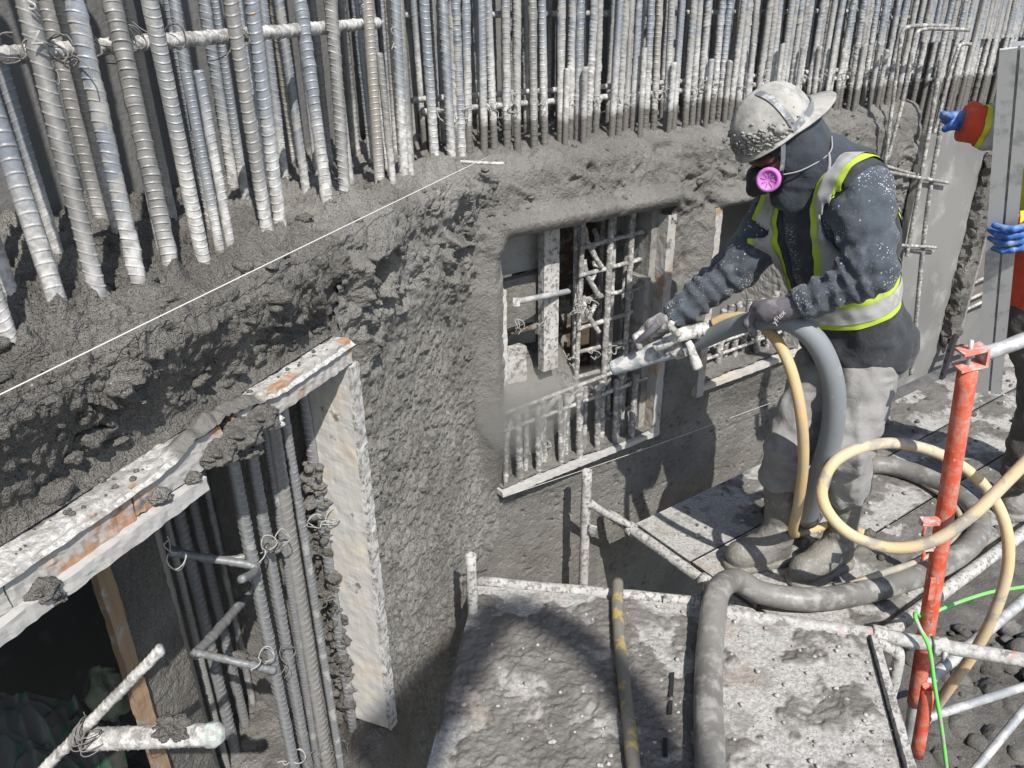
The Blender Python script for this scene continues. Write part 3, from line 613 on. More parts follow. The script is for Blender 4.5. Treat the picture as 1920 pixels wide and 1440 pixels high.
cgF = thing('rebar_cage', 'far rebar curtain of closely set grey bars above the window wall', 'rebar', W2(2.6, -2.2, 1.45))
s = 1.24; k = 0
while s < 5.6:
    zb = 1.38 if s < 3.72 else 0.75
    me = m2[rng.randrange(5)]
    bar(cgF, me, W2(s, -2.085+rng.uniform(-.012, .012), zb), tilt=(rng.uniform(-.028, .028), rng.uniform(-.015, .015)), spin=rng.uniform(0, 6.3))
    if zb < 1: bar(cgF, me, W2(s+.004, -2.085, zb+1.0), tilt=(rng.uniform(-.018, .018), 0))
    s += rng.choice((0.036, 0.045, 0.05, 0.062)) if s < 2.6 else rng.choice((0.03, 0.04, 0.046, 0.055))
for o_, st, ms in ((-2.20, 0.062, m2t), (-2.33, 0.075, m2), (-2.42, 0.10, m2t)):
    s = 1.2
    while s < 5.6:
        bar(cgF, ms[rng.randrange(len(ms))], W2(s, o_+rng.uniform(-.02, .02), 1.40 if s < 3.7 else 1.0), tilt=(rng.uniform(-.02, .02), rng.uniform(-.02, .02)), spin=rng.uniform(0, 6.3))
        s += st*rng.uniform(0.7, 1.4)
for s in np.arange(1.5, 3.6, 0.13):
    if rng.random() < 0.75: bar(cgF, m2s[rng.randrange(2)], W2(s+rng.uniform(-.05, .05), -2.055, 1.36+rng.uniform(-.03, .03)), tilt=(rng.uniform(-.02, .02), 0), spin=rng.uniform(0, 6))
hzf = rebar_me('rebar_cross_bar', 0.0095, 2.6, 3, crust=0.3, mats=M_BARW); hzg = rebar_me('rebar_cross_bar_grey', 0.0095, 2.2, 5, crust=0.3, mats=M_BARO)
bar(cgF, hzf, W2(1.14, -2.105, 1.640), b=W2(3.7, -2.105, 1.625)); bar(cgF, hzf, W2(1.14, -2.165, 1.668), b=W2(3.7, -2.165, 1.65))
bar(cgF, hzf, W2(1.18, -2.25, 1.895), b=W2(3.7, -2.25, 1.885)); bar(cgF, hzg, W2(3.2, -2.11, 1.59), b=W2(5.4, -2.11, 1.57)); bar(cgF, hzg, W2(3.2, -2.13, 1.86), b=W2(5.4, -2.13, 1.84))
for s in np.arange(1.2, 3.9, 0.085):
    obj('tie_wire', (tiesL if s < 3.0 else ties)[rng.randrange(4)], None, cgF, align(W2(s+rng.uniform(-.03, .03), -2.075, 1.635+rng.uniform(-.008, .01)), W2(s, -2.0, 1.635+rng.uniform(-.06, .02)), rng.uniform(0, 6)))
# diagonal braces seen low between the curtains, near the corner
for x0, y0, x1, y1 in ((775, -5, 805, 40), (828, 10, 778, 112)):
    b_ = obj('brace_strip', mesh('brace_strip', *box_vf(p2(x0, y0, -2.36), p2(x1, y1, -2.36)-p2(x0, y0, -2.36), W2(.02, 0, 0), W2(0, .006, 0))[:2], smooth=False), M_GALV, cgF)
# hooked starter bars at the right end
m_hk = m_bar('rebar_hook', 1.3, 1.5, 0.2, crust=0.7)
def bent(par, P, r, mat=M_BARG, n=6, sides=9):
    Q = catmull(P, n); L_ = np.concatenate([[0], np.cumsum(np.linalg.norm(np.diff(Q, axis=0), axis=1))])
    k = int(L_[-1]/(r*0.55)); t = np.linspace(0, L_[-1], k); Q2 = np.stack([np.interp(t, L_, Q[:, c]) for c in range(3)], -1)
    R = r*(0.93+0.12*((np.arange(k) % 3) == 0)); V, F, L = tube_vf(Q2, R, sides)
    V = V+np.stack([fbm(V*60+q*31, 2) for q in range(3)], -1)*r*0.25
    return obj('rebar', mesh('rebar_bent', V, F, attrs={'rib': np.zeros(len(V))}), mat, par)
hk = thing('hooked_rebar', 'hooked thin rebar starters tied at the right end of the far wall', 'rebar', W2(3.5, -1.95, 0))
O3 = -1.93
bent(hk, [p2(1645, 420, O3), p2(1665, 260, O3), p2(1686, 100, O3), p2(1692, 60, O3), p2(1706, 50, O3), p2(1740, 48, O3), p2(1780, 49, O3)], 0.0085)
bent(hk, [p2(1664, 300, O3), p2(1690, 200, O3), p2(1712, 90, O3), p2(1719, 62, O3), p2(1735, 54, O3), p2(1775, 54, O3), p2(1816, 56, O3)], 0.0085)
bent(hk, [p2(1752, 250, O3), p2(1778, 150, O3), p2(1795, 95, O3), p2(1800, 84, O3), p2(1808, 82, O3), p2(1819, 83, O3)], 0.0085)
bent(hk, [p2(1700, 480, O3), p2(1738, 270, O3), p2(1764, 112, O3)], 0.0105)
bent(hk, [p2(1708, 700, O3-.02), p2(1735, 420, O3-.02), p2(1762, 250, O3-.02), p2(1768, 215, O3-.02)], 0.0125)
bent(hk, [p2(1640, 318, O3), p2(1705, 330, O3), p2(1779, 343, O3)], 0.008); bent(hk, [p2(1650, 308, O3-.03), p2(1700, 323, O3-.03), p2(1766, 340, O3-.03)], 0.0075)
bent(hk, [p2(1690, 460, O3), p2(1722, 462, O3), p2(1755, 464, O3)], 0.008); bent(hk, [p2(1688, 466, O3-.02), p2(1720, 470, O3-.02), p2(1749, 472, O3-.02)], 0.0075)

# cage inside the near left opening
cgO = thing('rebar_cage', 'dim rebar cage standing inside the near left opening', 'rebar', W1(0.9, -1.1, -0.4))
LO = 1.60; mo = [rebar_me('rebar_opening', r_, LO, i, crust=0.2, mats=M_BARO) for i, r_ in enumerate((0.014, 0.010, 0.0165, 0.009))]
for x, y, o_, k in ((553, 1440, -1.04, 0), (577, 1440, -1.07, 0), (592, 1440, -1.09, 3), (612, 1440, -1.075, 2), (636, 1420, -1.01, 1), (668, 1400, -1.06, 0),
                    (383, 1380, -1.34, 0), (405, 1360, -1.37, 1), (425, 1350, -1.38, 2), (448, 1300, -1.42, 0), (470, 1300, -1.46, 1), (500, 1250, -1.5, 0), (530, 1200, -1.52, 1), (470, 1420, -1.6, 2), (520, 1420, -1.6, 0)):
    p = p1(x, y, o_); p[2] = -0.45; bar(cgO, mo[k], p, tilt=(rng.uniform(-.012, .012), rng.uniform(-.012, .012)), spin=rng.uniform(0, 6))
bent(cgO, [p1(318, 1035, -1.18), p1(400, 1048, -1.10), p1(470, 1060, -1.03), p1(476, 1072, -1.015), p1(462, 1082, -1.0), p1(452, 1086, -0.99)], 0.0095, M_BARO)
bent(cgO, [p1(318, 1028, -1.20), p1(400, 1050, -1.12), p1(480, 1040, -1.05)], 0.008, M_BARO)
bent(cgO, [p1(362, 1222, -1.2), p1(440, 1240, -1.1), p1(516, 1258, -1.03)], 0.0095, M_BARO)
bent(cgO, [p1(365, 1228, -1.22), p1(410, 1180, -1.25), p1(465, 1115, -1.3)], 0.013, M_BARO)
for x, y in ((505, 1020), (530, 1010), (590, 980), (500, 1230), (540, 1225), (600, 1130), (625, 970), (560, 1420), (590, 1425), (640, 1405), (330, 1050)):
    obj('tie_wire', (tiesL+ties)[rng.randrange(8)], None, cgO, align(p1(x, y, -1.03), p1(x+rng.uniform(-15, 15), y-20, -1.0), rng.uniform(0, 6)))
for c_, r_ in ((p1(515, 1025, -1.03), .016), (p1(615, 1118, -1.04), .016), (p1(450, 1236, -1.1), .02), (p1(480, 1243, -1.08), .016)): clods('mud_lump', [(c_, r_)], M_ROUGH, cgO, n=18, amp=0.6)
# two loose bars tied together near the lens
lb = thing('thick_bar', 'thick cement crusted bar with pale green end cap at lower left', 'rebar', wy(165, 1385, 0.92))
a, b = wy(165, 1386, 0.93), wy(392, 1378, 0.93)
bar(lb, rebar_me('rebar_thick_crusted', 0.0200, float(np.linalg.norm(b-a)), 4, pitch=0.0165, sides=18, crust=0.05, mats=M_BARW), a, b=b)
clods('end_cap', [(b+(b-a)*0.03, .0215)], m_simple('pale_green_cap', (0.40, 0.45, 0.41), 0.8, 0, (0.33, 0.32, 0.3), 0.5, 0.6, 60, 0.002), lb, n=16, flat=1.0, amp=0.12)
clods('mud_lump', [((wy(298, 1362, 0.93)+wy(352, 1366, .93))/2, (.030, .02, .021))], M_ROUGH, lb, n=28, amp=0.7, flat=0.75)
lr = thing('thin_bar', 'slanting mud coated thin bar wired to the thick crusted bar', 'rebar', wy(80, 1445, 0.90))
a, b = wy(60, 1465, 0.905), wy(304, 1216, 0.97)
bar(lr, rebar_me('rebar_thin_crusted', 0.0095, float(np.linalg.norm(b-a)), 8, crust=0.5, mats=M_BARW), a, b=b)
for x, y in ((150, 1385), (160, 1372), (168, 1395)):
    obj('tie_wire', ties[x % 4], None, lr, align(wy(x, y, 0.915), wy(x+30, y-35, 0.93), 0.5))

# cages in the far windows
cgW = thing('rebar_cage', 'white crusted rebar cage inside the window at the nozzle tip', 'rebar', W2(1.85, -2.1, 0.3))
mw = [rebar_me('rebar_window', r_, 0.94, i, crust=0.45, mats=M_BARG) for i, r_ in enumerate((0.0095, 0.012, 0.0085))]; ms_ = [rebar_me('rebar_window_low', r_, 0.29, i+3, crust=0.5, mats=M_BARG) for i, r_ in enumerate((0.012, 0.0135, 0.0105))]; mc_ = rebar_me('rebar_window_cross', 0.0085, 0.33, 3, crust=0.5, mats=M_BARG)
for s, o_, k in ((1.745, -2.10, 0), (1.785, -2.16, 2), (1.865, -2.07, 1), (1.915, -2.09, 0), (1.975, -2.07, 1), (1.94, -2.2, 0), (2.02, -2.15, 0), (1.83, -2.2, 1)):
    bar(cgW, mw[k], W2(s, o_, 0.32), tilt=(rng.uniform(-.015, .015), rng.uniform(-.01, .01)), spin=rng.uniform(0, 6))
for z in np.arange(0.40, 1.2, 0.105): bar(cgW, mc_, W2(1.735, -2.09+rng.uniform(-.02, .01), z), b=W2(2.06, -2.08, z+rng.uniform(-.012, .012)))
for z in (0.86, 1.0, 1.12): bent(cgW, [W2(1.77, -2.10, z+.08), W2(1.775, -2.09, z+.03), W2(1.80, -2.08, z-.02), W2(1.83, -2.07, z-.07)], 0.0105); bent(cgW, [W2(1.79, -2.08, z), W2(1.83, -2.1, z+.03), W2(1.85, -2.14, z+.05)], 0.0095)
for i, s in enumerate(np.arange(1.37, 2.0, 0.047)):
    bar(cgW, ms_[i % 3], W2(s+rng.uniform(-.01, .01), -2.045+0.03*(i % 2), 0.30), tilt=(rng.uniform(-.03, .03), 0), spin=rng.uniform(0, 6))
for s in (1.36, 1.52, 1.63): bent(cgW, [W2(s, -2.03, 0.30), W2(s+.005, -2.03, 0.45), W2(s+.02, -2.035, 0.53), W2(s+.06, -2.04, 0.57), W2(s+.11, -2.05, 0.585)], 0.0115)
bar(cgW, hz, W2(1.33, -2.05, 0.585), b=W2(2.05, -2.075, 0.60)).scale = (0.6, 0.6, 0.74); bar(cgW, hz, W2(1.33, -2.03, 0.53), b=W2(2.05, -2.03, 0.545)).scale = (0.6, 0.6, 0.74)
for i in range(16): obj('tie_wire', tiesL[i % 4], None, cgW, align(W2(rng.uniform(1.4, 2.03), -2.05, rng.choice((0.6, 0.54, 0.4, .71, .92))), W2(1.7, -1.2, 0.8), rng.uniform(0, 6)))
rod = thing('threaded_rod', 'short shiny threaded rod sticking out left of the white post', 'rod', p2(1055, 548, -2.1))
a, b = p2(1066, 546, -2.11), p2(968, 566, -1.99)
bar(rod, rebar_me('threaded_rod', 0.0105, float(np.linalg.norm(b-a)), 2, pitch=0.010, sides=12, mats=M_GALV), a, b=b)
board('plate', p2(962, 573, -1.985), W2(.02, .012, 0), W2(-.004, .006, 0), (0, 0, .028), M_WHITE, rod, res=.01, amp=.003)
cgX = thing('rebar_cage', 'dusty rebar mesh at the bottom of the second window', 'rebar', W2(2.6, -2.1, 0.44))
for s in np.arange(2.38, 3.0, 0.062): bar(cgX, ms_[rng.randrange(3)] if s > 2.45 else mw[1], W2(s, -2.06-rng.random()*0.06, 0.43), tilt=(rng.uniform(-.03, .03), 0), spin=rng.uniform(0, 6))
for s in (2.37, 2.42, 2.5): bar(cgX, mw[1], W2(s, -2.14, 0.40), spin=s)
for z in (0.50, 0.56, 0.62): bar(cgX, hz, W2(2.36, -2.08, z), b=W2(3.0, -2.08, z+.01)).scale = (0.6, 0.6, 0.65)

# guide strings and the nail they turn on
gs = tube('guide_string', [p1(-60, 770, -0.93), p1(0, 740, -0.93), p1(460, 515, -0.93), p1(915, 294, -0.93)], 0.0011, M_STRING, sides=6, n=6); tag(gs, 'taut pale string line running down the left wall edge', 'string')
gs = tube('guide_string', [p2(955, 928, -1.97), p2(1220, 838, -1.97), p2(1460, 750, -1.97)], 0.0009, M_STRING, sides=6, n=6); tag(gs, 'thin string stretched below the far window sills', 'string')
bp = tube('string_peg', [W2(1.20, -2.0, 1.505), W2(1.26, -1.96, 1.50), W2(1.31, -1.93, 1.497)], 0.005, M_WHITE, sides=8, n=2); tag(bp, 'small white peg at the corner holding the string', 'peg')
# ------------------------------------------------------------------ decks of the scaffold
def deck_patch(name, A, B, Cc, Dd, par, bias, st=0.0045, seed=0, thick=0.045, mudh=1.0, white=None):
    """A far-left, B far-right, Cc near-right, Dd near-left"""
    A, B, Cc, Dd = [np.asarray(q, float) for q in (A, B, Cc, Dd)]
    nu = int(max(np.linalg.norm(B-A), np.linalg.norm(Cc-Dd))/st)+2; nv = int(max(np.linalg.norm(Dd-A), np.linalg.norm(Cc-B))/st)+2
    u, v = np.meshgrid(np.linspace(0, 1, nu), np.linspace(0, 1, nv), indexing='ij'); u_, v_ = u[..., None], v[..., None]
    P = A*(1-u_)*(1-v_)+B*u_*(1-v_)+Cc*u_*v_+Dd*(1-u_)*v_; q = P.reshape(-1, 3)+seed
    w = q+0.05*np.stack([fbm(q*6+k*9, 2) for k in range(3)], -1)
    d = 0.5+1.7*fbm(w*np.array([5.2, 5.2, 1]), 5, 0.6)+bias
    if white is not None: d = d+white(u.ravel(), v.ravel())
    m = np.clip(sstep(0.62, 0.35, d), 0, 1)
    h = m*(0.004+0.028*np.clip(billow(w*21, 4, 0.6)-0.12, 0, 1)+0.006*fbm(q*8, 2))*mudh+0.0025*fbm(q*60, 2)+0.005*billow(q*70, 2)
    h += 0.012*sstep(0.42, 0.6, billow(w*14+5, 3))*m
    ed = np.minimum(np.minimum(u, 1-u)*nu, np.minimum(v, 1-v)*nv)*st; h = h.reshape(u.shape)*sstep(-0.004, 0.012, ed)
    P[..., 2] += h
    V = P.reshape(-1, 3); F = grid_faces(nu, nv)
    if F.size and np.cross(B-A, Dd-A)[2] > 0: pass
    else: F = F[:, ::-1]
    # skirt
    idx = np.arange(nu*nv).reshape(nu, nv); ring = np.concatenate([idx[:, 0], idx[-1, 1:], idx[-2::-1, -1], idx[0, -2:0:-1]])
    sk = V[ring].copy(); sk[:, 2] = A[2]-thick; o = len(V); V = np.concatenate([V, sk]); k = len(ring); i = np.arange(k); j = (i+1) % k
    F = np.concatenate([F, np.stack([ring[i], o+i, o+j, ring[j]], -1)])
    return obj(name, mesh(name, V, F, attrs={'d': np.concatenate([d, d[ring]])}), M_DECK, par), P
wd = thing('scaffold_deck', 'dusty scaffold deck the nozzle worker stands on', 'scaffold', W2(2.6, -1.4, -0.05))
z_ = 0.0; edges = (-1.855, -1.548, -1.243, -0.94)
for k in range(3):
    o0, o1 = edges[k], edges[k+1]-0.006; s0 = 1.885+0.004*k
    deck_patch('plank', W2(s0, o0, 0), W2(5.2, o0, 0), W2(5.2, o1, 0), W2(s0, o1, 0), wd, (0.12, 0.0, -0.06)[k], st=0.0075, seed=k*5, white=lambda u, v: 0.5*sstep(0.16, 0.02, u)-0.1*sstep(0.2, 0.5, u), mudh=0.8)
pipe('end_tube', W2(1.862, -2.0, -0.02), W2(1.862, -0.98, -0.02), 0.0215, M_SPLAT, wd, amp=0.003)
pipe('ledger_tube', W2(2.08, -0.912, -0.012), W2(5.2, -0.912, -0.012), 0.024, M_SPLAT, wd, amp=0.003)
pipe('lower_tube', W2(2.25, -0.80, -0.22), W2(5.2, -0.80, -0.2), 0.021, M_GALV, wd)
pl = W2(1.62, -1.965, 0); ptop, pbot = wy(1101, 882, 2.5), wy(1095, 1100, 2.5)
pbot = np.array([ptop[0], ptop[1], -1.35])
pipe('standard', pbot, ptop, 0.0195, M_SPLAT, wd, amp=0.003)
J = wy(1108, 945, 2.49); J2 = W2(1.862, -1.86, -0.005)
tube('bracket', [J, J*0.55+J2*0.45+np.array([0, 0, -.008]), J2], [0.017, 0.014, 0.014], M_SPLAT, wd, n=5, amp=0.004)
for s_, o_ in ((1.862, -1.86), (1.862, -1.46), (1.862, -1.0)):
    c = W2(s_, o_, -0.02); tube('coupler', [c+np.array([*N2, 0])*t for t in (-0.016, 0.016)], 0.029, M_SPLAT, wd, n=3, sides=12, amp=0.004)
board('coupler_wedge', wy(1104, 985, 2.47), (0.03, -.02, 0), (0, 0.012, 0), (0, 0, -0.035), M_SPLAT, wd, res=0.01, amp=0.003)

ZN = 0.10
nd = thing('scaffold_deck', 'mud covered near deck in the foreground below the camera', 'scaffold', onz(1200, 1300, 0.05))
def ext(a, b, k): return a+(b-a)*k
A, D_ = onz(893, 1098, ZN), onz(800, 1440, ZN); B, C_ = onz(1316, 1136, ZN), onz(1316, 1440, ZN)
deck_patch('plank', A, B, ext(B, C_, 1.7), ext(A, D_, 1.7), nd, -0.26, seed=20, white=lambda u, v: 0.75*sstep(0.075, 0.0, v)+0.45*sstep(0.35, 0.6, v)*sstep(0.35, 0.0, u))
E_, G_ = onz(1625, 1192, ZN), onz(1690, 1440, ZN); B2, C2 = onz(1330, 1150, ZN), onz(1336, 1440, ZN)
deck_patch('plank', B2, E_, ext(E_, G_, 1.7), ext(B2, C2, 1.7), nd, 0.06, seed=34)
for x0, y0, x1, y1 in ((1257, 1262, 1252, 1340), (1243, 1385, 1243, 1420)):
    a, b = onz(x0, y0, ZN+.013), onz(x1, y1, ZN+.013)
    board('slot', a, b-a, (0.012, 0, 0), (0, 0, 0.004), m_simple('slot_black', (0.02, 0.02, 0.02), 0.9), nd, res=0.02)
pipe('edge_tube', onz(1345, 1150, ZN), onz(1650, 1192, ZN), 0.0235, M_REDWHITE, nd, amp=0.004)
pipe('guard_tube', onz(1640, 1190, ZN), onz(1990, 1250, ZN), 0.0225, M_REDWHITE, nd, amp=0.003)
a, b = onz(1630, 1200, ZN), onz(1697, 1445, ZN); board('edge_angle', a+[0, 0, -.05], ext(a, b, 1.6)-a, (0.022, 0, 0), (0, 0, 0.075), M_SPLAT, nd, res=0.02, amp=0.004)
c = onz(1680, 1215, ZN); tube('frame_post', [c+[-.05, 0.02, 0.0], c+[-.01, 0, -.01], c+[0.012, -.01, -.05], c+[0.015, -.012, -.4], c+[0.015, -.012, -1.4]], 0.0185, M_SPLAT, nd, n=8, amp=0.002)
tube('frame_rung', [c+[0.015, -.012, -.16], c+[-0.10, -.01, -.17]], 0.012, M_SPLAT, nd, n=3)
pp = onz(893, 1160, ZN); pipe('standard', np.array([pp[0]-.012, pp[1]+.03, -1.3]), np.array([pp[0]-.012, pp[1]+.03, 0.34]), 0.018, M_SPLAT, nd, amp=0.003)
pipe('toe_tube', onz(897, 1090, ZN), onz(1312, 1128, ZN), 0.018, M_SPLAT, nd, amp=0.005)
board('toe_clip', onz(1243, 1132, ZN), (0.028, 0, 0), (0, 0.006, 0), (0, 0, 0.035), M_SPLAT, nd, res=0.01, amp=0.003)
board('toe_clip', onz(1297, 1140, ZN), (0.02, 0, 0), (0, 0.006, 0), (0, 0, 0.03), M_SPLAT, nd, res=0.01, amp=0.003)

# lower level seen through the gap on the right
ob = thing('orange_post', 'tall orange scaffold post with fork head in front of the hose loop', 'post', wy(1712, 1320, 1.95))
pt, pb = wy(1815, 690, 1.95), wy(1716, 1318, 1.95); dv = (pt-pb)/np.linalg.norm(pt-pb)
pipe('post', pb, pt, 0.0265, M_ORANGE, ob, sides=20)
pipe('inner_leg', pb-dv*1.0, pb+dv*0.05, 0.0215, M_GALV, ob, sides=16)
M_PINK = m_simple('orange_paint_dusty', (0.58, 0.20, 0.15), 0.7, 0, (0.55, 0.45, 0.42), 0.45, 0.6, 30)
fx = np.array([1, 0.12, 0.18]); fx /= np.linalg.norm(fx)
board('fork_plate', pt+dv*0.004-fx*0.035-[0, .028, 0], fx*0.075, (0, 0.056, 0), dv*0.007, M_PINK, ob, res=0.02)
board('fork_plate', pt+dv*0.052-fx*0.032-[0, .026, 0], fx*0.070, (0, 0.052, 0), dv*0.007, M_PINK, ob, res=0.02)
board('fork_back', pt+dv*0.004+fx*0.034-[0, .028, 0], fx*0.008, (0, 0.056, 0), dv*0.055, M_PINK, ob, res=0.02)
pipe('fork_pin', pt-fx*0.002+dv*-0.004, pt-fx*0.002+dv*0.085, 0.006, M_GALV, ob)
for x, y, w_ in ((1752, 985, .05), (1744, 1032, .036)):
    p = wy(x, y, 1.925); board('wedge_clamp', p-[w_*.75, 0, 0.006], (w_, -.006, 0.008), (0, 0.03, 0), (0.004, 0, 0.016), M_PINK, ob, res=0.008, amp=0.005, freq=50); tube('clamp_bolt', [p+[-w_*.7, -.012, .004], p+[-w_*.7, -.012, -.03]], 0.005, M_ORANGE, ob, n=3, sides=8)
p = wy(1746, 1085, 1.922); board('wedge_strap', p, dv*-0.09, (0.016, 0, 0), (0, 0.006, 0), M_ORANGE, ob, res=0.02)
tt_ = tube('rail_tube', [pt+dv*0.035+fx*0.03, wy(1880, 652, 1.97), wy(1990, 610, 2.0)], 0.0205, M_GALV, None, n=6, sides=14, amp=0.002); tag(tt_, 'dusty rail tube running right from the fork head', 'tube')
st_ = pipe('orange_stub', wy(1719, 1415, 1.78), wy(1741, 1288, 1.78), 0.021, M_ORANGE, None, sides=18); tag(st_, 'short open topped orange tube beside the foot of the tall post', 'tube')
for a, b, lab in ((wy(1740, 1345, 2.0), wy(1990, 1265, 2.3), 'bluish galvanised brace crossing low at the right edge'), (wy(1790, 1490, 1.9), wy(1925, 1325, 2.2), 'steep galvanised brace in the bottom right corner')):
    o = pipe('brace_tube', a, b, 0.0165, M_GALV); tag(o, lab, 'tube')
gh = tube('green_hose', [wy(1990, 1085, 2.25), wy(1920, 1100, 2.2), wy(1850, 1112, 2.15), wy(1770, 1140, 2.08), wy(1735, 1160, 2.04), wy(1716, 1150, 1.86), wy(1722, 1172, 1.80), wy(1742, 1215, 1.765), wy(1753, 1290, 1.745), wy(1766, 1370, 1.735), wy(1776, 1450, 1.73)], 0.0062, M_GREEN, sides=8); tag(gh, 'thin bright green hose draped over the guard tube', 'hose')

# right end of the far wall: bulkhead panels standing on the deck
bk = thing('bulkhead_form', 'smooth grey form panels closing the far wall beside the hooked bars', 'formwork', W2(4.0, -1.95, 0))
M_STEEL = m_simple('smooth_form_sheet', (0.22, 0.218, 0.208), 0.6, 0, (0.33, 0.325, 0.31), 0.5, 0.7, 5, 0.001, c2=(0.17, 0.168, 0.16))
b2('panel', (3.712, 4.42), (-1.99, -1.955), (-0.02, 1.36), M_STEEL, bk, res=0.1)
b2v('rough_edge', (4.30, 4.42), (-1.953, -1.90), (0.16, 1.22), M_ROUGH, bk, res=0.008, amp=0.03, freq=22)
b2('panel', (4.425, 5.2), (-2.05, -2.01), (0.25, 0.95), m_simple('brown_panel', (0.17, 0.145, 0.125), 0.8, 0, (0.28, 0.27, 0.25), 0.55, 0.7, 8), bk, res=0.1)
b2('panel', (4.425, 5.2), (-2.04, -1.99), (-0.02, 0.23), M_STEEL, bk, res=0.1)
for z in (0.30, 0.36, 0.46): bar(bk, hz, W2(4.45, -1.97, z), b=W2(5.2, -1.95, z+.05)).scale = (0.7, 0.7, 0.7)
for s in (4.44, 4.50): bar(bk, mo[1], W2(s, -1.94, 0.0), tilt=(.01, 0))
lad_shadow = thing('ladder_shadow', 'ladder shaped shadow built as a small black frame on the form panel', 'frame', W2(4.5, -1.84, 0))  # black solid pieces standing in for a ladder-shaped cast shadow
M_BLK = m_simple('shadow_black', (0.025, 0.025, 0.027), 0.6)
pA, pB = p2(1758, 718, -1.86), p2(1784, 628, -1.9); pA[2] = max(pA[2], 0.0)
board('rail', pA, pB-pA, W2(0.035, 0, 0), W2(0, 0.02, 0), M_BLK, lad_shadow, res=0.05)  # upright of the built shadow shape
for t in (0.1, 0.38, 0.62): q = pA+(pB-pA)*t; board('shadow_bar', q, W2(0.16, 0.0, -0.012), W2(0, .015, 0), (0, 0, 0.022), M_BLK, lad_shadow, res=0.05)
gp = clods('green_scrap', [(p2(1838, 352, -1.96), (.03, .02, .04))], m_simple('green_plastic', (0.12, 0.42, 0.2), 0.5, 0, (0.4, 0.42, 0.4), 0.5, 0.6, 30), n=12, amp=0.7); tag(gp, 'crumpled bright green plastic scrap beside the raised arm', 'scrap')
gj = thing('green_sheet', 'faint green tarp heap in the dark bottom left corner', 'tarp', p1(60, 1420, -1.45))
u, v = np.meshgrid(np.linspace(0, 1, 150), np.linspace(0, 1, 130), indexing='ij')
c0 = p1(-150, 1300, -1.5); e1 = p1(230, 1330, -1.5)-c0; e2 = p1(-150, 1560, -1.36)-c0; P = c0+u[..., None]*e1+v[..., None]*e2; q = P.reshape(-1, 3)
P[..., 2] += (0.07*fbm(q*6, 2)+0.035*(1-np.abs(pn(q*np.array([9, 15, 9])+2)))**2+0.012*(1-np.abs(pn(q*np.array([30, 22, 20])+7)))**3).reshape(u.shape)
obj('sheet', mesh('sheet', P.reshape(-1, 3), grid_faces(150, 130)), m_simple('green_tarp', (0.035, 0.085, 0.05), 0.55, 0, (0.085, 0.084, 0.078), 0.40, 0.47, 26), gj)
clods('stone', [(p1(205, 1300, -1.48), (.05, .05, .10))], m_simple('mossy_stone', (0.16, 0.18, 0.13), 0.8, 0, (0.1, 0.1, 0.09), 0.5, 0.6, 14), gj, n=18, amp=0.25)

# ------------------------------------------------------------------ hoses
def Z3(x, y, z): return onz(x, y, z)
mh = thing('material_hose', 'heavy grey concrete hose from the nozzle, round the deck and off past the lens', 'hose', Z3(1500, 1125, 0.0))
R_ = 0.0405; zd = R_+0.006
upper = [wy(1262, 655, 2.36), wy(1310, 640, 2.33), wy(1390, 607, 2.2), wy(1470, 600, 2.08), wy(1530, 640, 2.03), wy(1562, 720, 2.03), wy(1560, 810, 2.07), wy(1535, 900, 2.16), wy(1512, 965, 2.29)]
low = [Z3(1520, 968, zd+.02), Z3(1560, 915, zd), Z3(1630, 872, zd), Z3(1720, 888, zd), Z3(1805, 935, zd), Z3(1838, 985, zd), Z3(1805, 1035, zd), Z3(1720, 1080, zd), Z3(1620, 1110, zd), Z3(1520, 1124, zd+.006), Z3(1430, 1112, zd+.03), Z3(1380, 1088, .135), Z3(1346, 1110, .185), Z3(1333, 1190, .16), Z3(1328, 1300, .155), Z3(1332, 1440, .155), Z3(1340, 1640, .155)]
tube('hose_upper', upper, [0.029, 0.029, 0.030, 0.031, 0.032, 0.033, 0.034, 0.038, 0.0405], M_HOSED, mh, sides=22, n=12)
tube('hose_lower', [upper[-1]]+low, R_, M_HOSE, mh, sides=24, n=14, amp=0.0015, freq=25)
yh = tube('air_hose', [wy(1338, 606, 2.29), wy(1362, 597, 2.27), wy(1405, 597, 2.22), wy(1448, 628, 2.12), wy(1482, 690, 2.03), wy(1502, 780, 1.99), wy(1506, 870, 2.02), wy(1496, 950, 2.10), wy(1487, 995, 2.22), Z3(1500, 1000, .03), Z3(1560, 985, .022), Z3(1620, 1000, .022)], 0.0168, M_YEL, sides=16, n=12); tag(yh, 'clean yellow air hose arching down from the nozzle', 'hose')
zy = 0.024
lp = tube('hose_loop', [wy(2010, 780, 1.95), wy(1960, 828, 1.93), wy(1890, 900, 1.90), wy(1820, 968, 1.87), wy(1745, 1016, 1.87), wy(1670, 1027, 1.90), wy(1600, 1005, 1.95), wy(1556, 965, 1.99), wy(1541, 920, 2.02), wy(1563, 868, 2.05), wy(1620, 838, 2.08), wy(1690, 832, 2.10), wy(1770, 855, 2.10), wy(1840, 905, 2.06), wy(1882, 975, 2.0), wy(1890, 1060, 1.96), wy(1864, 1150, 1.94), wy(1822, 1230, 1.95), wy(1765, 1310, 2.0), wy(1700, 1400, 2.2)], 0.0180, m_simple('yellow_hose_loop', (0.50, 0.43, 0.31), 0.65, 0, (0.33, 0.30, 0.25), 0.50, 0.62, 14, 0.001, 60, c2=(0.57, 0.44, 0.245)), sides=16, n=12); tag(lp, 'pale yellow hose lying in a round loop behind the orange post', 'hose')
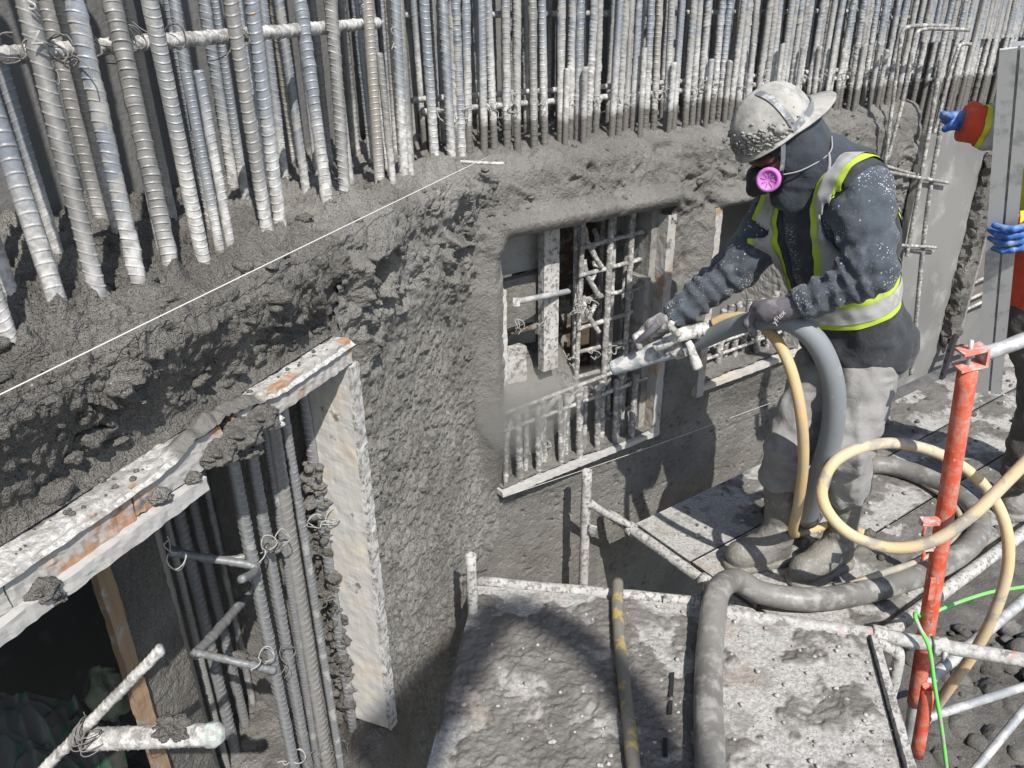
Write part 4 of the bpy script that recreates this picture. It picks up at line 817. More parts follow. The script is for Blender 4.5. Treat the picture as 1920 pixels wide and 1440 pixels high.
sh = tube('muddy_hose', [Z3(1158, 1090, ZN+.045), Z3(1158, 1150, ZN+.03), Z3(1164, 1230, ZN+.028), Z3(1176, 1330, ZN+.028), Z3(1188, 1440, ZN+.03), Z3(1200, 1560, ZN+.03)], 0.0195, M_YELD, sides=14, n=10, amp=0.002); tag(sh, 'mud caked yellow hose lying down the near deck', 'hose')
sh = tube('deck_hose', [Z3(1600, 880, .03), Z3(1660, 878, .025), Z3(1730, 905, .025), Z3(1790, 950, .03), Z3(1800, 1000, .03), Z3(1740, 1045, .06), Z3(1660, 1073, .09), Z3(1590, 1098, .05)], 0.0125, M_TAUPE, sides=12, n=10, amp=0.001); tag(sh, 'thin muddy hose lying along the heavy grey hose on the worker deck', 'hose')

for c, d_ in ((onz(1648, 1191, ZN), (1, -.25, 0)), (onz(1372, 1154, ZN), (1, -.2, 0)), (onz(1760, 1212, ZN), (1, -.2, 0))):
    d_ = np.array(d_)/np.linalg.norm(d_); tube('coupler', [c-d_*0.022, c-d_*0.018, c+d_*0.018, c+d_*0.022], [0.024, 0.031, 0.031, 0.024], M_SPLAT, nd, n=3, sides=12, amp=0.004); tube('coupler_bolt', [c+[0, -.036, .012], c+[0, -.036, -.022]], 0.006, M_GALV, nd, n=2, sides=6)
# ------------------------------------------------------------------ the nozzle
nz = thing('shotcrete_nozzle', 'cement crusted spray nozzle with tapered grey tip in the worker hand', 'nozzle', wy(1230, 640, 2.37))
T0, T1 = wy(1150, 690, 2.42), wy(1262, 650, 2.36); ax = (T1-T0)/np.linalg.norm(T1-T0)
tube('tip', [T0, T0+(T1-T0)*0.02, T0+(T1-T0)*0.5, T0+(T1-T0)*0.75, T1], [0.023, 0.027, 0.033, 0.038, 0.040], m_simple('nozzle_tip', (0.30, 0.33, 0.35), 0.5, 0, (0.58, 0.57, 0.55), 0.48, 0.58, 22, 0.002), nz, sides=18, n=4)
T2_ = wy(1345, 610, 2.31)
tube('water_ring', [T1-ax*0.02, T1, T1+ax*0.03, T1+ax*0.035], [0.036, 0.046, 0.046, 0.036], M_WHITE, nz, sides=16, n=3, amp=0.008, freq=40)
up_ = np.array([0, 0, 1.0])
tube('manifold', [wy(1245, 640, 2.32), wy(1270, 630, 2.30), wy(1300, 622, 2.30), T2_], [0.017, 0.024, 0.021, 0.019], M_WHITE, nz, sides=14, n=6, amp=0.008, freq=45)
for t in (0.3, 0.5, 0.7, 0.86):
    c = wy(1290, 627, 2.30)*(1-t)+T2_*t; d = T2_-wy(1290, 627, 2.30); d /= np.linalg.norm(d); tube('ring_clamp', [c-d*.005, c+d*.005], 0.024, M_WHITE, nz, sides=14, n=3, amp=0.003)
tube('valve_lever', [wy(1290, 640, 2.28), wy(1300, 665, 2.26), wy(1308, 690, 2.25)], [0.011, 0.014, 0.018], M_WHITE, nz, n=5, amp=0.006)
tube('valve_lever', [wy(1272, 628, 2.27), wy(1258, 612, 2.25), wy(1262, 602, 2.25)], [0.011, 0.012, 0.009], M_WHITE, nz, n=5, amp=0.005)
tube('side_pipe', [wy(1228, 652, 2.32), wy(1250, 645, 2.30), wy(1268, 636, 2.29)], [0.015, 0.014, 0.012], M_WHITE, nz, n=5, amp=0.004)

# ------------------------------------------------------------------ loose stones on the decks
def scatter(name, n, fn, rmin, rmax, mat, lab, cat):
    it = []
    for _ in range(n):
        p = fn(); r = rmin+(rmax-rmin)*rng.random()**3; it.append((p+np.array([0, 0, r*0.5]), (r*rng.uniform(.8, 1.3), r*rng.uniform(.8, 1.2), r)))
    o = clods(name, it, mat, n=6, amp=0.3); tag(o, lab, cat, kind='stuff')
M_PEB = m_simple('pebbles', (0.40, 0.39, 0.37), 0.9, 0, (0.24, 0.23, 0.215), 0.45, 0.6, 30)
def onnear():
    while True:
        x, y = rng.uniform(820, 1680), rng.uniform(1130, 1450)
        if x > 890-(y-1130)*0.25 and y > 1130+max(0, x-1300)*0.2: return onz(x, y, ZN+0.004)
scatter('pebbles', 380, onnear, 0.0012, 0.0075, M_PEB, 'small pale pebbles strewn over the near deck', 'pebbles')
scatter('pebbles', 400, lambda: W2(rng.uniform(1.92, 4.6), rng.uniform(-1.84, -0.96), 0.003), 0.002, 0.010, M_PEB, 'grey grit scattered on the worker deck', 'pebbles')
scatter('mud_clods', 90, lambda: W2(rng.uniform(1.95, 4.6), rng.uniform(-1.84, -0.96), 0.0), 0.006, 0.03, M_ROUGH, 'dark mud clods on the worker deck', 'mud')
def lowmud():
    p = onz(rng.uniform(1700, 1990), rng.uniform(1180, 1500), -1.33); return p
scatter('rubble', 260, lowmud, 0.006, 0.07, M_ROUGH, 'dark wet rubble on the ground below the deck at lower right', 'rubble')
def inledge(): return W1(rng.uniform(0.3, 1.35), rng.uniform(-1.0, -0.945), 1.238)
scatter('ledge_crumbs', 90, inledge, 0.0015, 0.007, M_ROUGH, 'dark crumbs on the dusty ledge of the left opening', 'crumbs')
# ------------------------------------------------------------------ implicit surfaces for figures
class SDF:
    def __init__(s, lo, hi, h):
        s.h = h; s.lo = np.asarray(lo, float); n = np.ceil((np.asarray(hi)-s.lo)/h).astype(int)+1; s.n = n
        ax = [s.lo[k]+h*np.arange(n[k]) for k in range(3)]; s.P = np.stack(np.meshgrid(*ax, indexing='ij'), -1).astype(np.float32)
        s.D = np.full(s.P.shape[:3], 9.0, np.float32)
    def add(s, d, k=0.0, D=None):
        A = s.D
        if k > 0:
            hh = np.clip(0.5+0.5*(A-d)/k, 0, 1); s.D = A*(1-hh)+d*hh-k*hh*(1-hh)
        else: s.D = np.minimum(A, d)
    def sub(s, d): s.D = np.maximum(s.D, -d)
    def cap(s, a, b, ra, rb, sx=None):
        """tapered capsule; sx = (dir, factor) squashes along dir"""
        a, b = np.asarray(a, float), np.asarray(b, float); P = s.P; ab = b-a
        t = np.clip(((P-a.astype(np.float32))@ab)/(ab@ab+1e-9), 0, 1)[..., None]; v = P-(a+ab*t).astype(np.float32)
        if sx is not None:
            u = np.asarray(sx[0], float); u /= np.linalg.norm(u); c = (v@u.astype(np.float32))[..., None]; v = v+c*u.astype(np.float32)*(1/sx[1]-1)
        return np.linalg.norm(v, axis=-1)-(ra+(rb-ra)*t[..., 0])
    def ell(s, c, R, r):
        """ellipsoid with rows of R as axes"""
        q = (s.P-np.asarray(c, np.float32))@np.asarray(R, np.float32).T/np.asarray(r, np.float32)
        L = np.linalg.norm(q, axis=-1); return (L-1)*min(r)
    def mesh(s):
        D = s.D; nx, ny, nz = D.shape; ins = D < 0
        cnt = np.zeros((nx-1, ny-1, nz-1), np.int8); acc = np.zeros((nx-1, ny-1, nz-1, 3), np.float32)
        for ax in range(3):
            o = [1 if k == ax else 0 for k in range(3)]; a = D[:nx-o[0] or None, :ny-o[1] or None, :nz-o[2] or None]; b = D[o[0]:, o[1]:, o[2]:]
            cr = (a < 0) != (b < 0); t = np.where(cr, a/(a-b+1e-12), 0)
            for d1 in (0, 1):
                for d2 in (0, 1):
                    off = [0, 0, 0]; q = [k for k in range(3) if k != ax]; off[q[0]] = d1; off[q[1]] = d2
                    sl = tuple(slice(off[k], off[k]+(nx-1, ny-1, nz-1)[k]) for k in range(3))
                    c = cr[sl]; cnt += c; 
                    for k in range(3): acc[..., k] += np.where(c, (t[sl] if k == ax else off[k]), 0)
        act = cnt > 0; idx = np.full(act.shape, -1, np.int32); idx[act] = np.arange(act.sum())
        cell = np.argwhere(act); V = s.lo+(cell+acc[act]/cnt[act][:, None])*s.h; F = []
        for ax in range(3):
            o = [1 if k == ax else 0 for k in range(3)]; a = ins[:nx-o[0] or None, :ny-o[1] or None, :nz-o[2] or None]; b = ins[o[0]:, o[1]:, o[2]:]
            cr = np.argwhere(a != b); q1, q2 = [(1, 2), (2, 0), (0, 1)][ax]
            ok = (cr[:, q1] > 0) & (cr[:, q2] > 0) & (cr[:, q1] < act.shape[q1]) & (cr[:, q2] < act.shape[q2]); cr = cr[ok]
            def g(d1, d2): c = cr.copy(); c[:, q1] -= d1; c[:, q2] -= d2; return idx[c[:, 0], c[:, 1], c[:, 2]]
            f = np.stack([g(0, 0), g(1, 0), g(1, 1), g(0, 1)], -1); inn = a[tuple(cr.T)]
            f[~inn] = f[~inn][:, ::-1]; F.append(f[(f >= 0).all(1)])
        return V, np.concatenate(F)
def bnd(s, d, fn, w=0.06):
    """evaluate fn(points) only near the surface d = 0"""
    m = np.abs(d) < w; o = np.zeros(d.shape, np.float32); o[m] = fn(s.P[m]); return o
def smin(a, b, k): h = np.clip(0.5+0.5*(a-b)/k, 0, 1); return a*(1-h)+b*h-k*h*(1-h)
def clip_mesh(V, F, planes):
    """keep the part where dot(n, p) > d for each (n, d): clean cuts"""
    bm = bmesh.new(); me = mesh('tmp', V, F); bm.from_mesh(me); bpy.data.meshes.remove(me)
    for n, d in planes:
        n = Vector([float(x) for x in n]); bmesh.ops.bisect_plane(bm, geom=bm.verts[:]+bm.edges[:]+bm.faces[:], plane_co=n*(d/n.length_squared), plane_no=n, clear_inner=True)
    me = bpy.data.meshes.new('clip'); bm.to_mesh(me); bm.free()
    me.polygons.foreach_set('use_smooth', np.ones(len(me.polygons), bool)); return me
def submesh(V, F, fmask):
    f = F[fmask]; used, inv = np.unique(f, return_inverse=True); return V[used], inv.reshape(f.shape)
def vnorm(V, F):
    n = np.zeros(V.shape); c = np.cross(V[F[:, 2]]-V[F[:, 0]], V[F[:, 3]]-V[F[:, 1]])
    for k in range(4): np.add.at(n, F[:, k], c)
    return n/(np.linalg.norm(n, axis=1)[:, None]+1e-12)
def folds(P, amp, f, stretch=(1, 1, 1), seed=0):
    w = np.stack([pn(P*5+seed+k*11) for k in range(3)], -1)*0.03
    return amp*(np.abs(pn((P+w)*f*np.array(stretch)+seed))-0.25)+0.5*amp*pn((P+w)*f*2.1*np.array(stretch)+seed+5)
def unit(v): v = np.asarray(v, float); return v/np.linalg.norm(v)

def m_cloth(name, c, c2, specks=0.0, dust=(0.3, 0.31, 0.32), dl=0.55, rough=0.9, crease=0.006):
    t = NT(name, rough); n = t.noise(8, 5, rough=0.65); col = t.mix(t.mr(n, 0.3, 0.7), c, c2)
    col = t.mix(t.mr(t.noise(20, 5, rough=0.7), dl, dl+0.25, 0, 0.55), col, dust)
    if specks:
        v = t.voro(150); pt = t.noise(7, 4); col = t.mix(t.ma('MULTIPLY', t.mr(v, 0.27, 0.2), t.mr(pt, 0.44, 0.6)), col, (0.55, 0.54, 0.53)); col = t.mix(t.ma('MULTIPLY', t.mr(t.noise(85, 5, rough=0.75), 0.64, 0.70), t.mr(pt, 0.44, 0.6)), col, (0.36, 0.36, 0.355))
        v = t.voro(55); col = t.mix(t.ma('MULTIPLY', t.mr(t.ma('ADD', v, t.ma('MULTIPLY', t.noise(220, 2), 0.22)), 0.28, 0.22), t.mr(t.noise(9, 2), 0.46, 0.6)), col, (0.55, 0.54, 0.52))
    t.bump(t.noise(500, 2), 0.0008, 0.6); t.bump(t.noise(26, 5, rough=0.6, dist=1.2), 0.008, 0.6); t.bump(t.ridged(9, t.scl(t.pos(), (1, 1, 1.5))), -crease*2.2, 0.9)
    t.b.inputs['Sheen Weight'].default_value = 0.15
    return t.out(col, rough)
M_JACKET = m_cloth('navy_fleece', (0.045, 0.056, 0.070), (0.07, 0.083, 0.10), 1.0, (0.16, 0.18, 0.20), 0.5)
M_HOOD = m_cloth('navy_hood', (0.028, 0.034, 0.043), (0.042, 0.05, 0.062), 0.0, (0.10, 0.11, 0.125), 0.6)
M_PANTS = m_cloth('grey_work_trousers', (0.215, 0.21, 0.205), (0.275, 0.27, 0.26), 0.0, (0.37, 0.365, 0.35), 0.5, crease=0.011)
M_VEST = m_cloth('black_vest', (0.026, 0.029, 0.034), (0.042, 0.046, 0.052), 0.0, (0.13, 0.135, 0.14), 0.55)
M_LIME = m_simple('lime_trim', (0.45, 0.60, 0.06), 0.8, 0, (0.36, 0.38, 0.22), 0.55, 0.75, 20)
M_SILVER = m_simple('silver_band', (0.43, 0.43, 0.42), 0.6, 0.05, (0.30, 0.295, 0.28), 0.46, 0.66, 18)
M_RUB = m_simple('rubber_boot', (0.21, 0.20, 0.176), 0.5, 0, (0.29, 0.28, 0.255), 0.54, 0.66, 30, 0.004, 90, c2=(0.17, 0.16, 0.14))
M_GLOVE = m_simple('grey_glove', (0.125, 0.115, 0.13), 0.8, 0, (0.28, 0.27, 0.265), 0.5, 0.7, 22, 0.0015, 90)
M_GLOVEW = m_simple('crusted_glove', (0.22, 0.21, 0.215), 0.85, 0, (0.5, 0.49, 0.47), 0.48, 0.6, 25, 0.003, 60)
M_SKIN = m_simple('skin', (0.36, 0.19, 0.13), 0.6)
M_HAT = m_simple('hard_hat_cement', (0.40, 0.39, 0.36), 0.75, 0, (0.26, 0.253, 0.235), 0.46, 0.64, 22, 0.002, 70, c2=(0.33, 0.32, 0.295))
M_BAND = m_simple('grey_strap', (0.17, 0.175, 0.19), 0.45, 0, (0.4, 0.4, 0.39), 0.5, 0.65, 40)
M_BLACK = m_simple('black_rubber', (0.025, 0.025, 0.027), 0.5)
M_PINKF = m_simple('pink_filter', (0.52, 0.16, 0.50), 0.6, 0, (0.58, 0.3, 0.56), 0.5, 0.75, 30)
M_GLASS = m_simple('goggle_red_reflection', (0.09, 0.045, 0.04), 0.12)  # reddish reflection on the lenses put into the base colour

# ------------------------------------------------------------------ the nozzle worker
wk = thing('person', 'worker in navy hooded jacket, lime striped vest, respirator and crusted hard hat aiming the nozzle', 'person', (1.07, 2.32, 0))
Fd = np.array([*azv(-118), 0]); Ld = np.array([-Fd[1], Fd[0], 0]); Up = np.array([0, 0, 1.0])
pel = wy(1600, 655, 2.33); chest = wy(1566, 440, 2.27); neck = wy(1535, 312, 2.25); head = wy(1455, 268, 2.2)
Ls, Le, Lw = wy(1612, 362, 2.10), wy(1632, 506, 1.97), wy(1506, 571, 2.03)
Rs, Re, Rw = wy(1462, 398, 2.36), wy(1378, 505, 2.37), wy(1262, 594, 2.36)
Lh, Lk, La = wy(1625, 690, 2.24), wy(1590, 840, 2.14), wy(1572, 985, 2.27)
Rh, Rk, Ra = wy(1545, 690, 2.40), wy(1482, 835, 2.30), wy(1452, 965, 2.36)
tor_ax = unit(neck-pel)
def torso(s):
    a = s.cap(pel+Up*-0.02, chest, 0.158, 0.168, (Fd, 0.76)); b = s.cap(chest, neck-Up*0.05, 0.168, 0.10, (Fd, 0.8))
    d = smin(a, b, 0.06); d = smin(d, s.cap(Ls*0.9+chest*0.1-Up*0.01, Rs*0.9+chest*0.1-Up*0.01, 0.082, 0.08), 0.09)
    d = smin(d, s.cap(pel+Up*0.05-Ld*0.06-Fd*0.02, pel+Up*0.05+Ld*0.06-Fd*0.02, 0.115, 0.118), 0.05)
    return d
def arms(s):
    d = smin(s.cap(Ls, Le, 0.084, 0.064), s.cap(Le, Lw, 0.062, 0.047), 0.03)
    return np.minimum(d, smin(s.cap(Rs, Re, 0.082, 0.066), s.cap(Re, Rw, 0.064, 0.047), 0.03))
s = SDF((0.40, 1.74, 0.74), (1.45, 2.62, 1.66), 0.0085)
dt = torso(s); da = arms(s); d0 = smin(dt, da, 0.035)
def near(P, q, r): return np.exp(-(np.linalg.norm(P-q, axis=-1)/r)**2)
def lat(P, a, b, f, amp, R):                              # creases running round a sleeve
    ab = b-a; L = np.linalg.norm(ab); t = (P-a)@(ab/L)
    return amp*np.sin(t*f+3.2*pn(P*7)+1.5*pn(P*13))*sstep(-0.02, 0.05, t)*sstep(L+0.02, L-0.05, t)*(np.linalg.norm(P-b, axis=-1) < R)
def body_folds(P): return folds(P, 0.026, 9, (1, 1, 1.3), 3)*0.55
def cloth_d(P):
    el = near(P, Le, .13)+near(P, Re, .13)+.8*near(P, Re*.4+Rw*.6, .12)+.8*near(P, Le*.4+Lw*.6, .10)
    return body_folds(P)+folds(P, 0.030, 17, (1, 1, 1), 8)*0.55*np.clip(el, 0, 1.2)+lat(P, Le, Lw, 175, .0055, .24)+lat(P, Re, Rw, 150, .005, .27)+lat(P, Ls, Le, 90, .003, .2)
s.D = d0+bnd(s, d0, cloth_d)
hem = pel[2]-0.055; s.D = np.maximum(s.D, hem-s.P[..., 2])
s.sub(s.cap(pel-Up*0.2, pel-Up*0.02, 0.12, 0.12, (Fd, 0.76)))
for a, b in ((Le, Lw), (Re, Rw)):                         # cuffs cut clean
    d = unit(b-a); s.D = np.where(np.linalg.norm(s.P-b, axis=-1) < 0.13, np.maximum(s.D, (s.P-b)@d.astype(np.float32)-0.012), s.D)
Vj, Fj = s.mesh(); obj('jacket', mesh('jacket', Vj, Fj), M_JACKET, wk)
# vest: torso skin a little proud of the jacket, with clean arm, neck and front openings
sv = SDF((0.55, 1.86, 0.80), (1.45, 2.62, 1.62), 0.0085)
tv = torso(sv); av = arms(sv); kz = sstep(1.17, 1.29, sv.P[..., 2]); d0 = tv*(1-kz)+smin(tv, av, 0.035)*kz; fo = bnd(sv, d0, body_folds)
hole = np.minimum(sv.cap(Ls+Ld*0.05-Up*0.03, Ls+Ld*0.02-Up*0.05, 0.097, 0.095), sv.cap(Rs-Ld*0.06-Up*0.03, Rs-Ld*0.03-Up*0.05, 0.097, 0.095))
Lq, Rq = Ls*.45+Le*.55, Rs*.45+Re*.55
for a, b, ra, rb in ((Lq, Le, .075, .064), (Le, Lw, .062, .047), (Rq, Re, .075, .066), (Re, Rw, .064, .047), (Ls-Up*.05+Ld*.03, Lq, .085, .075), (Rs-Up*.05-Ld*.03, Rq, .085, .075)): hole = smin(hole, sv.cap(a, b, ra+.028, rb+.028), 0.02)
hole = hole+(1-kz)*0.4
lz_ = (sv.P-chest.astype(np.float32))@Ld.astype(np.float32); fz_ = (sv.P-chest.astype(np.float32))@Fd.astype(np.float32)
gapd = np.maximum(np.abs(lz_+0.02)-(0.020+0.05*sstep(1.30, 1.52, sv.P[..., 2])), 0.02-fz_)
nk = np.linalg.norm(sv.P-(neck+Up*0.035), axis=-1)-0.105
def vestd(off):
    d = np.maximum(d0+fo-off, np.maximum(np.maximum(-hole, -gapd), -nk)); return np.maximum(np.maximum(d, hem+0.045-sv.P[..., 2]), np.abs(lz_)-0.17-0.06*(1-kz))
def vmesh(off): sv.D = vestd(off); return sv.mesh()
vest = obj('vest', mesh('vest', *vmesh(0.010)), M_VEST, wk)
V2, F2 = vmesh(0.0145); V3, F3 = vmesh(0.018)
def slab(n, c, a, b): n = np.asarray(n); return [(n, n@c+a), (-n, -(n@c+b))]
bx_ = unit(tor_ax*0.93+Fd*0.10)                          # the waist band runs round the lower ribs
bc = wy(1640, 572, 2.15)
for nm, V_, F_, a, b, mt in (('lime_trim', V2, F2, -0.050, 0.050, M_LIME), ('reflective_band', V3, F3, -0.029, 0.029, M_SILVER)):
    obj(nm, clip_mesh(V_, F_, slab(bx_, bc, a, b)), mt, vest)
for side, ox in ((1, 0.105), (-1, -0.105)):
    for nm, V_, F_, a, b, mt in (('lime_trim', V2, F2, -0.046, 0.046, M_LIME), ('reflective_band', V3, F3, -0.025, 0.025, M_SILVER)):
        obj(nm, clip_mesh(V_, F_, slab(Ld, chest+Ld*ox, a, b)+[(bx_, bx_@bc+0.052)]), mt, vest)
# trousers
t_ = SDF((0.72, 1.90, 0.16), (1.42, 2.68, 1.06), 0.0085)
d = t_.cap(pel+Up*0.05, pel-Up*0.06, 0.138, 0.142, (Fd, 0.8))
for h_, k_, a_ in ((Lh, Lk, La), (Rh, Rk, Ra)):
    leg = smin(t_.cap(h_, k_, 0.098, 0.080), t_.cap(k_, np.array([a_[0], a_[1], 0.34]), 0.077, 0.076), 0.03); d = smin(d, leg, 0.05)
def pantf(P):
    kn = sum(near(P, q, .12) for q in (Lk, Rk, La+Up*.08, Ra+Up*.08)); sl = P+np.stack([P[:, 2]*0.35, P[:, 2]*0.2, 0*P[:, 2]], -1)
    return folds(sl, 0.024, 8, (1.5, 1.5, 0.3), 21)*0.8+0.006*np.sin(P[:, 2]*85+P[:, 0]*25+4*pn(P*6))*np.clip(kn, 0, 1)+folds(P, 0.014, 16, (1, 1, 2.4), 31)*0.6*np.clip(kn, 0, 1.1)
t_.D = d+bnd(t_, d, pantf); t_.D = np.maximum(t_.D, 0.352+0.012*np.sin(t_.P[..., 0]*60)-t_.P[..., 2])
Vp, Fp = t_.mesh(); tro = obj('trousers', mesh('trousers', Vp, Fp), M_PANTS, wk)
# boots
def boot(ank, toe, heel, name='boot'):
    """ank = centre of the shaft at its top"""
    b = SDF(np.minimum(np.minimum(toe, heel), [ank[0], ank[1], 0])-[0.13, 0.13, 0.02], np.maximum(np.maximum(toe, heel), ank)+[0.13, 0.13, 0.05], 0.006)
    f = unit((toe-heel)*[1, 1, 0]); l = np.array([-f[1], f[0], 0]); top = ank
    ct = toe-f*0.062+Up*0.054; cm = heel*0.5+toe*0.5+Up*0.062; ch = heel+f*0.048+Up*0.05; an = heel+f*0.066+Up*0.125
    d = smin(b.cap(ct, cm, 0.055, 0.054, (l, 0.98)), b.cap(cm, ch, 0.052, 0.046, (l, 0.88)), 0.03)
    d = smin(d, b.cap(cm+Up*0.012-f*0.01, an+f*0.012, 0.048, 0.05), 0.035)
    d = smin(d, b.cap(an-Up*0.05, an, 0.047, 0.049), 0.02); d = smin(d, b.cap(an, top, 0.049, 0.062), 0.03)
    d = d+bnd(b, d, lambda P: 0.003*pn(P*14)+0.0026*np.sin(P[:, 2]*110+4*pn(P*9))*sstep(0.09, 0.13, P[:, 2])*sstep(0.22, 0.17, P[:, 2])+0.0016*pn(P*55), 0.02)
    lip = np.maximum(np.abs(b.cap(an, top, 0.053, 0.066)), np.abs(b.P[..., 2]-top[2]+0.012)-0.010)-0.0025; d = np.minimum(d, lip)
    sole = np.maximum(smin(b.cap(toe-f*0.062+Up*0.012, cm-Up*0.05, 0.062, 0.052), b.cap(cm-Up*0.05, heel+f*0.05+Up*0.012, 0.052, 0.053), 0.02), np.abs(b.P[..., 2]-0.014)-0.014); d = np.minimum(d, sole)
    b.D = np.maximum(d, -(b.P[..., 2]-0.002)); b.D = np.maximum(b.D, b.P[..., 2]-top[2])
    return obj(name, mesh(name, *b.mesh()), M_RUB, wk)
boot(np.array([Ra[0], Ra[1], 0.385]), onz(1357, 1066, 0), onz(1480, 1046, 0)); boot(np.array([La[0], La[1], 0.385]), onz(1480, 1100, 0), onz(1590, 1050, 0))
# gloved hands closing on what they hold
def hand(c, axis, palm, wrist, r, mat, name='glove', curl=3.6, size=1.0, openf=0.0):
    """c on the held tube's axis, palm = direction from axis to the palm"""
    axis, palm = unit(axis), unit(palm); palm = unit(palm-axis*(palm@axis)); third = np.cross(axis, palm)
    g = SDF(np.minimum(c-0.15, wrist-0.07), np.maximum(c+0.15, wrist+0.07), 0.0042); k = size
    pc = c+palm*(r+0.016)
    d = smin(g.cap(pc-axis*0.032*k, pc+axis*0.036*k, 0.024*k, 0.022*k), g.cap(pc+third*-0.02, wrist, 0.029*k, 0.034*k), 0.03)
    for i, off in enumerate((-0.036, -0.012, 0.012, 0.036)):
        ln = (0.85, 1.0, 0.97, 0.82)[i]; pts = []
        for j, t in enumerate(np.linspace(0.15, curl*ln*(1-openf), 5)):
            rr = r+0.011+0.004*j*openf*6; pts.append(c+axis*(off*k+0.006*(i-1.5)*0.2*j)+(palm*math.cos(t)+third*math.sin(t))*rr)
        for j in range(4): d = smin(d, g.cap(pts[j], pts[j+1], 0.0115*k-0.0006*j, 0.011*k-0.0006*j), 0.006)
    th = [c+palm*(r+0.012)+axis*0.045*k-third*0.01, c+axis*0.062*k+(palm*math.cos(-1.0)+third*math.sin(-1.0))*(r+0.013), c+axis*0.056*k+(palm*math.cos(-1.9)+third*math.sin(-1.9))*(r+0.012)]
    d = smin(d, g.cap(th[0], th[1], 0.0145*k, 0.0125*k), 0.012); d = smin(d, g.cap(th[1], th[2], 0.0125*k, 0.011*k), 0.008)
    g.D = d+bnd(g, d, lambda P: 0.0018*pn(P*40), 0.012)
    return obj(name, mesh(name, *g.mesh()), mat, wk)
gax = unit(wy(1310, 640, 2.33)-wy(1262, 655, 2.36))
hand(wy(1236, 640, 2.36), -gax, Up*0.8+np.array([0.25, 0.45, 0]), Rw, 0.034, M_GLOVEW, curl=3.0)
tube('glove_finger', [wy(1238, 604, 2.33), wy(1216, 624, 2.33), wy(1198, 640, 2.35), wy(1186, 652, 2.37)], [0.0135, 0.0125, 0.0115, 0.0095], M_GLOVE, wk, n=6, sides=12)
lax = unit(wy(1500, 607, 2.05)-wy(1420, 600, 2.15))
lg = hand(wy(1455, 600, 2.10), -lax, Up*0.75+np.array([0.1, -0.75, 0]), Lw, 0.037, M_GLOVE, curl=3.0)
tx = bpy.data.curves.new('glove_print', 'FONT'); tx.body = 'yFlex'; tx.size = 0.021; tx.extrude = 0.0004; tx.align_x = 'CENTER'
ob_ = bpy.data.objects.new('tmp', tx); me = bpy.data.meshes.new_from_object(ob_); bpy.data.objects.remove(ob_)
TXP = wy(1464, 598, 1.996); tz = unit(EYE-TXP); txd = unit(wy(1482, 578, 1.985)-wy(1456, 608, 1.985)); txd = unit(txd-tz*(txd@tz)); tyd = np.cross(tz, txd)
obj('glove_print', me, M_SILVER, lg, Matrix(((txd[0], tyd[0], tz[0], TXP[0]), (txd[1], tyd[1], tz[1], TXP[1]), (txd[2], tyd[2], tz[2], TXP[2]), (0, 0, 0, 1))))
# head, hood, respirator, hat
tl = math.radians(36); Fh = np.array([*azv(-101), 0]); hF = unit(Fh*math.cos(tl)-Up*math.sin(tl)); hU = unit(Up*math.cos(tl)+Fh*math.sin(tl)); hL = np.cross(hU, hF)
rim = wy(1449, 240, 2.2); hc = rim-hU*0.03
Rm = np.stack([hF, hL, hU])
def H(f, l, u): return hc+hF*f+hL*l+hU*u
hs = SDF(hc-0.26, hc+0.26, 0.006)
d = hs.ell(H(0, 0, 0), Rm, (0.098, 0.078, 0.115)); d = smin(d, hs.ell(H(0.035, 0, -0.065), Rm, (0.065, 0.058, 0.07)), 0.03)
d = smin(d, hs.cap(H(0.098, 0, -0.03), H(0.112, 0, -0.055), 0.012, 0.017), 0.012)
d = smin(d, hs.cap(H(-0.01, 0, -0.10), neck-Up*0.06, 0.06, 0.065), 0.03)
for l in (-1, 1): d = smin(d, hs.ell(H(-0.005, l*0.08, -0.03), Rm, (0.03, 0.012, 0.035)), 0.008)
HK = 0.87
def hsc(VF): return hc+(VF[0]-hc)*HK, VF[1]
hs.D = d; obj('body', mesh('body', *hsc(hs.mesh())), M_SKIN, wk)
ho = SDF(hc-[0.24, 0.26, 0.34], hc+[0.36, 0.26, 0.24], 0.007)
d = ho.ell(H(-0.018, 0, -0.005), Rm, (0.118, 0.103, 0.128)); d = smin(d, ho.cap(H(-0.035, 0, -0.085), neck+Up*0.0, 0.088, 0.098), 0.05)
d = smin(d, ho.cap(neck-Up*0.02-Ld*0.07+Fd*.02, neck-Up*0.02+Ld*0.07+Fd*.02, 0.066, 0.066), 0.05)
d = smin(d, ho.cap(neck-Up*0.03-Fd*0.04, neck+Fd*0.09-Up*0.06, 0.072, 0.066), 0.04)
d = smin(d, ho.cap(neck-Fd*0.08-Ld*0.06+Up*0.02, neck-Fd*0.08+Ld*0.07+Up*0.02, 0.042, 0.042), 0.035)
d = d+bnd(ho, d, lambda P: folds(P, 0.024, 11, (1, 1, 1), 51)*0.8)
face = ho.ell(H(0.105, 0, -0.035), Rm, (0.085, 0.083, 0.115)); ho.D = np.maximum(d, -face)
obj('hood', mesh('hood', *(lambda VF: (hc+(VF[0]-hc)*(1-(1-HK)*sstep(-0.22, -0.06, (VF[0]-hc)@hU))[:, None], VF[1]))(ho.mesh())), M_HOOD, wk)
rs = SDF(hc-0.24, hc+0.24, 0.005)
d = rs.ell(H(0.108, 0, -0.082), Rm, (0.044, 0.05, 0.052)); d = smin(d, rs.cap(H(0.10, -0.065, -0.09), H(0.10, 0.065, -0.09), 0.022, 0.022), 0.02); d = smin(d, rs.ell(H(0.142, 0, -0.095), Rm, (0.026, 0.026, 0.026)), 0.01)
rs.D = d; resp = obj('respirator', mesh('respirator', *hsc(rs.mesh())), M_BLACK, wk)
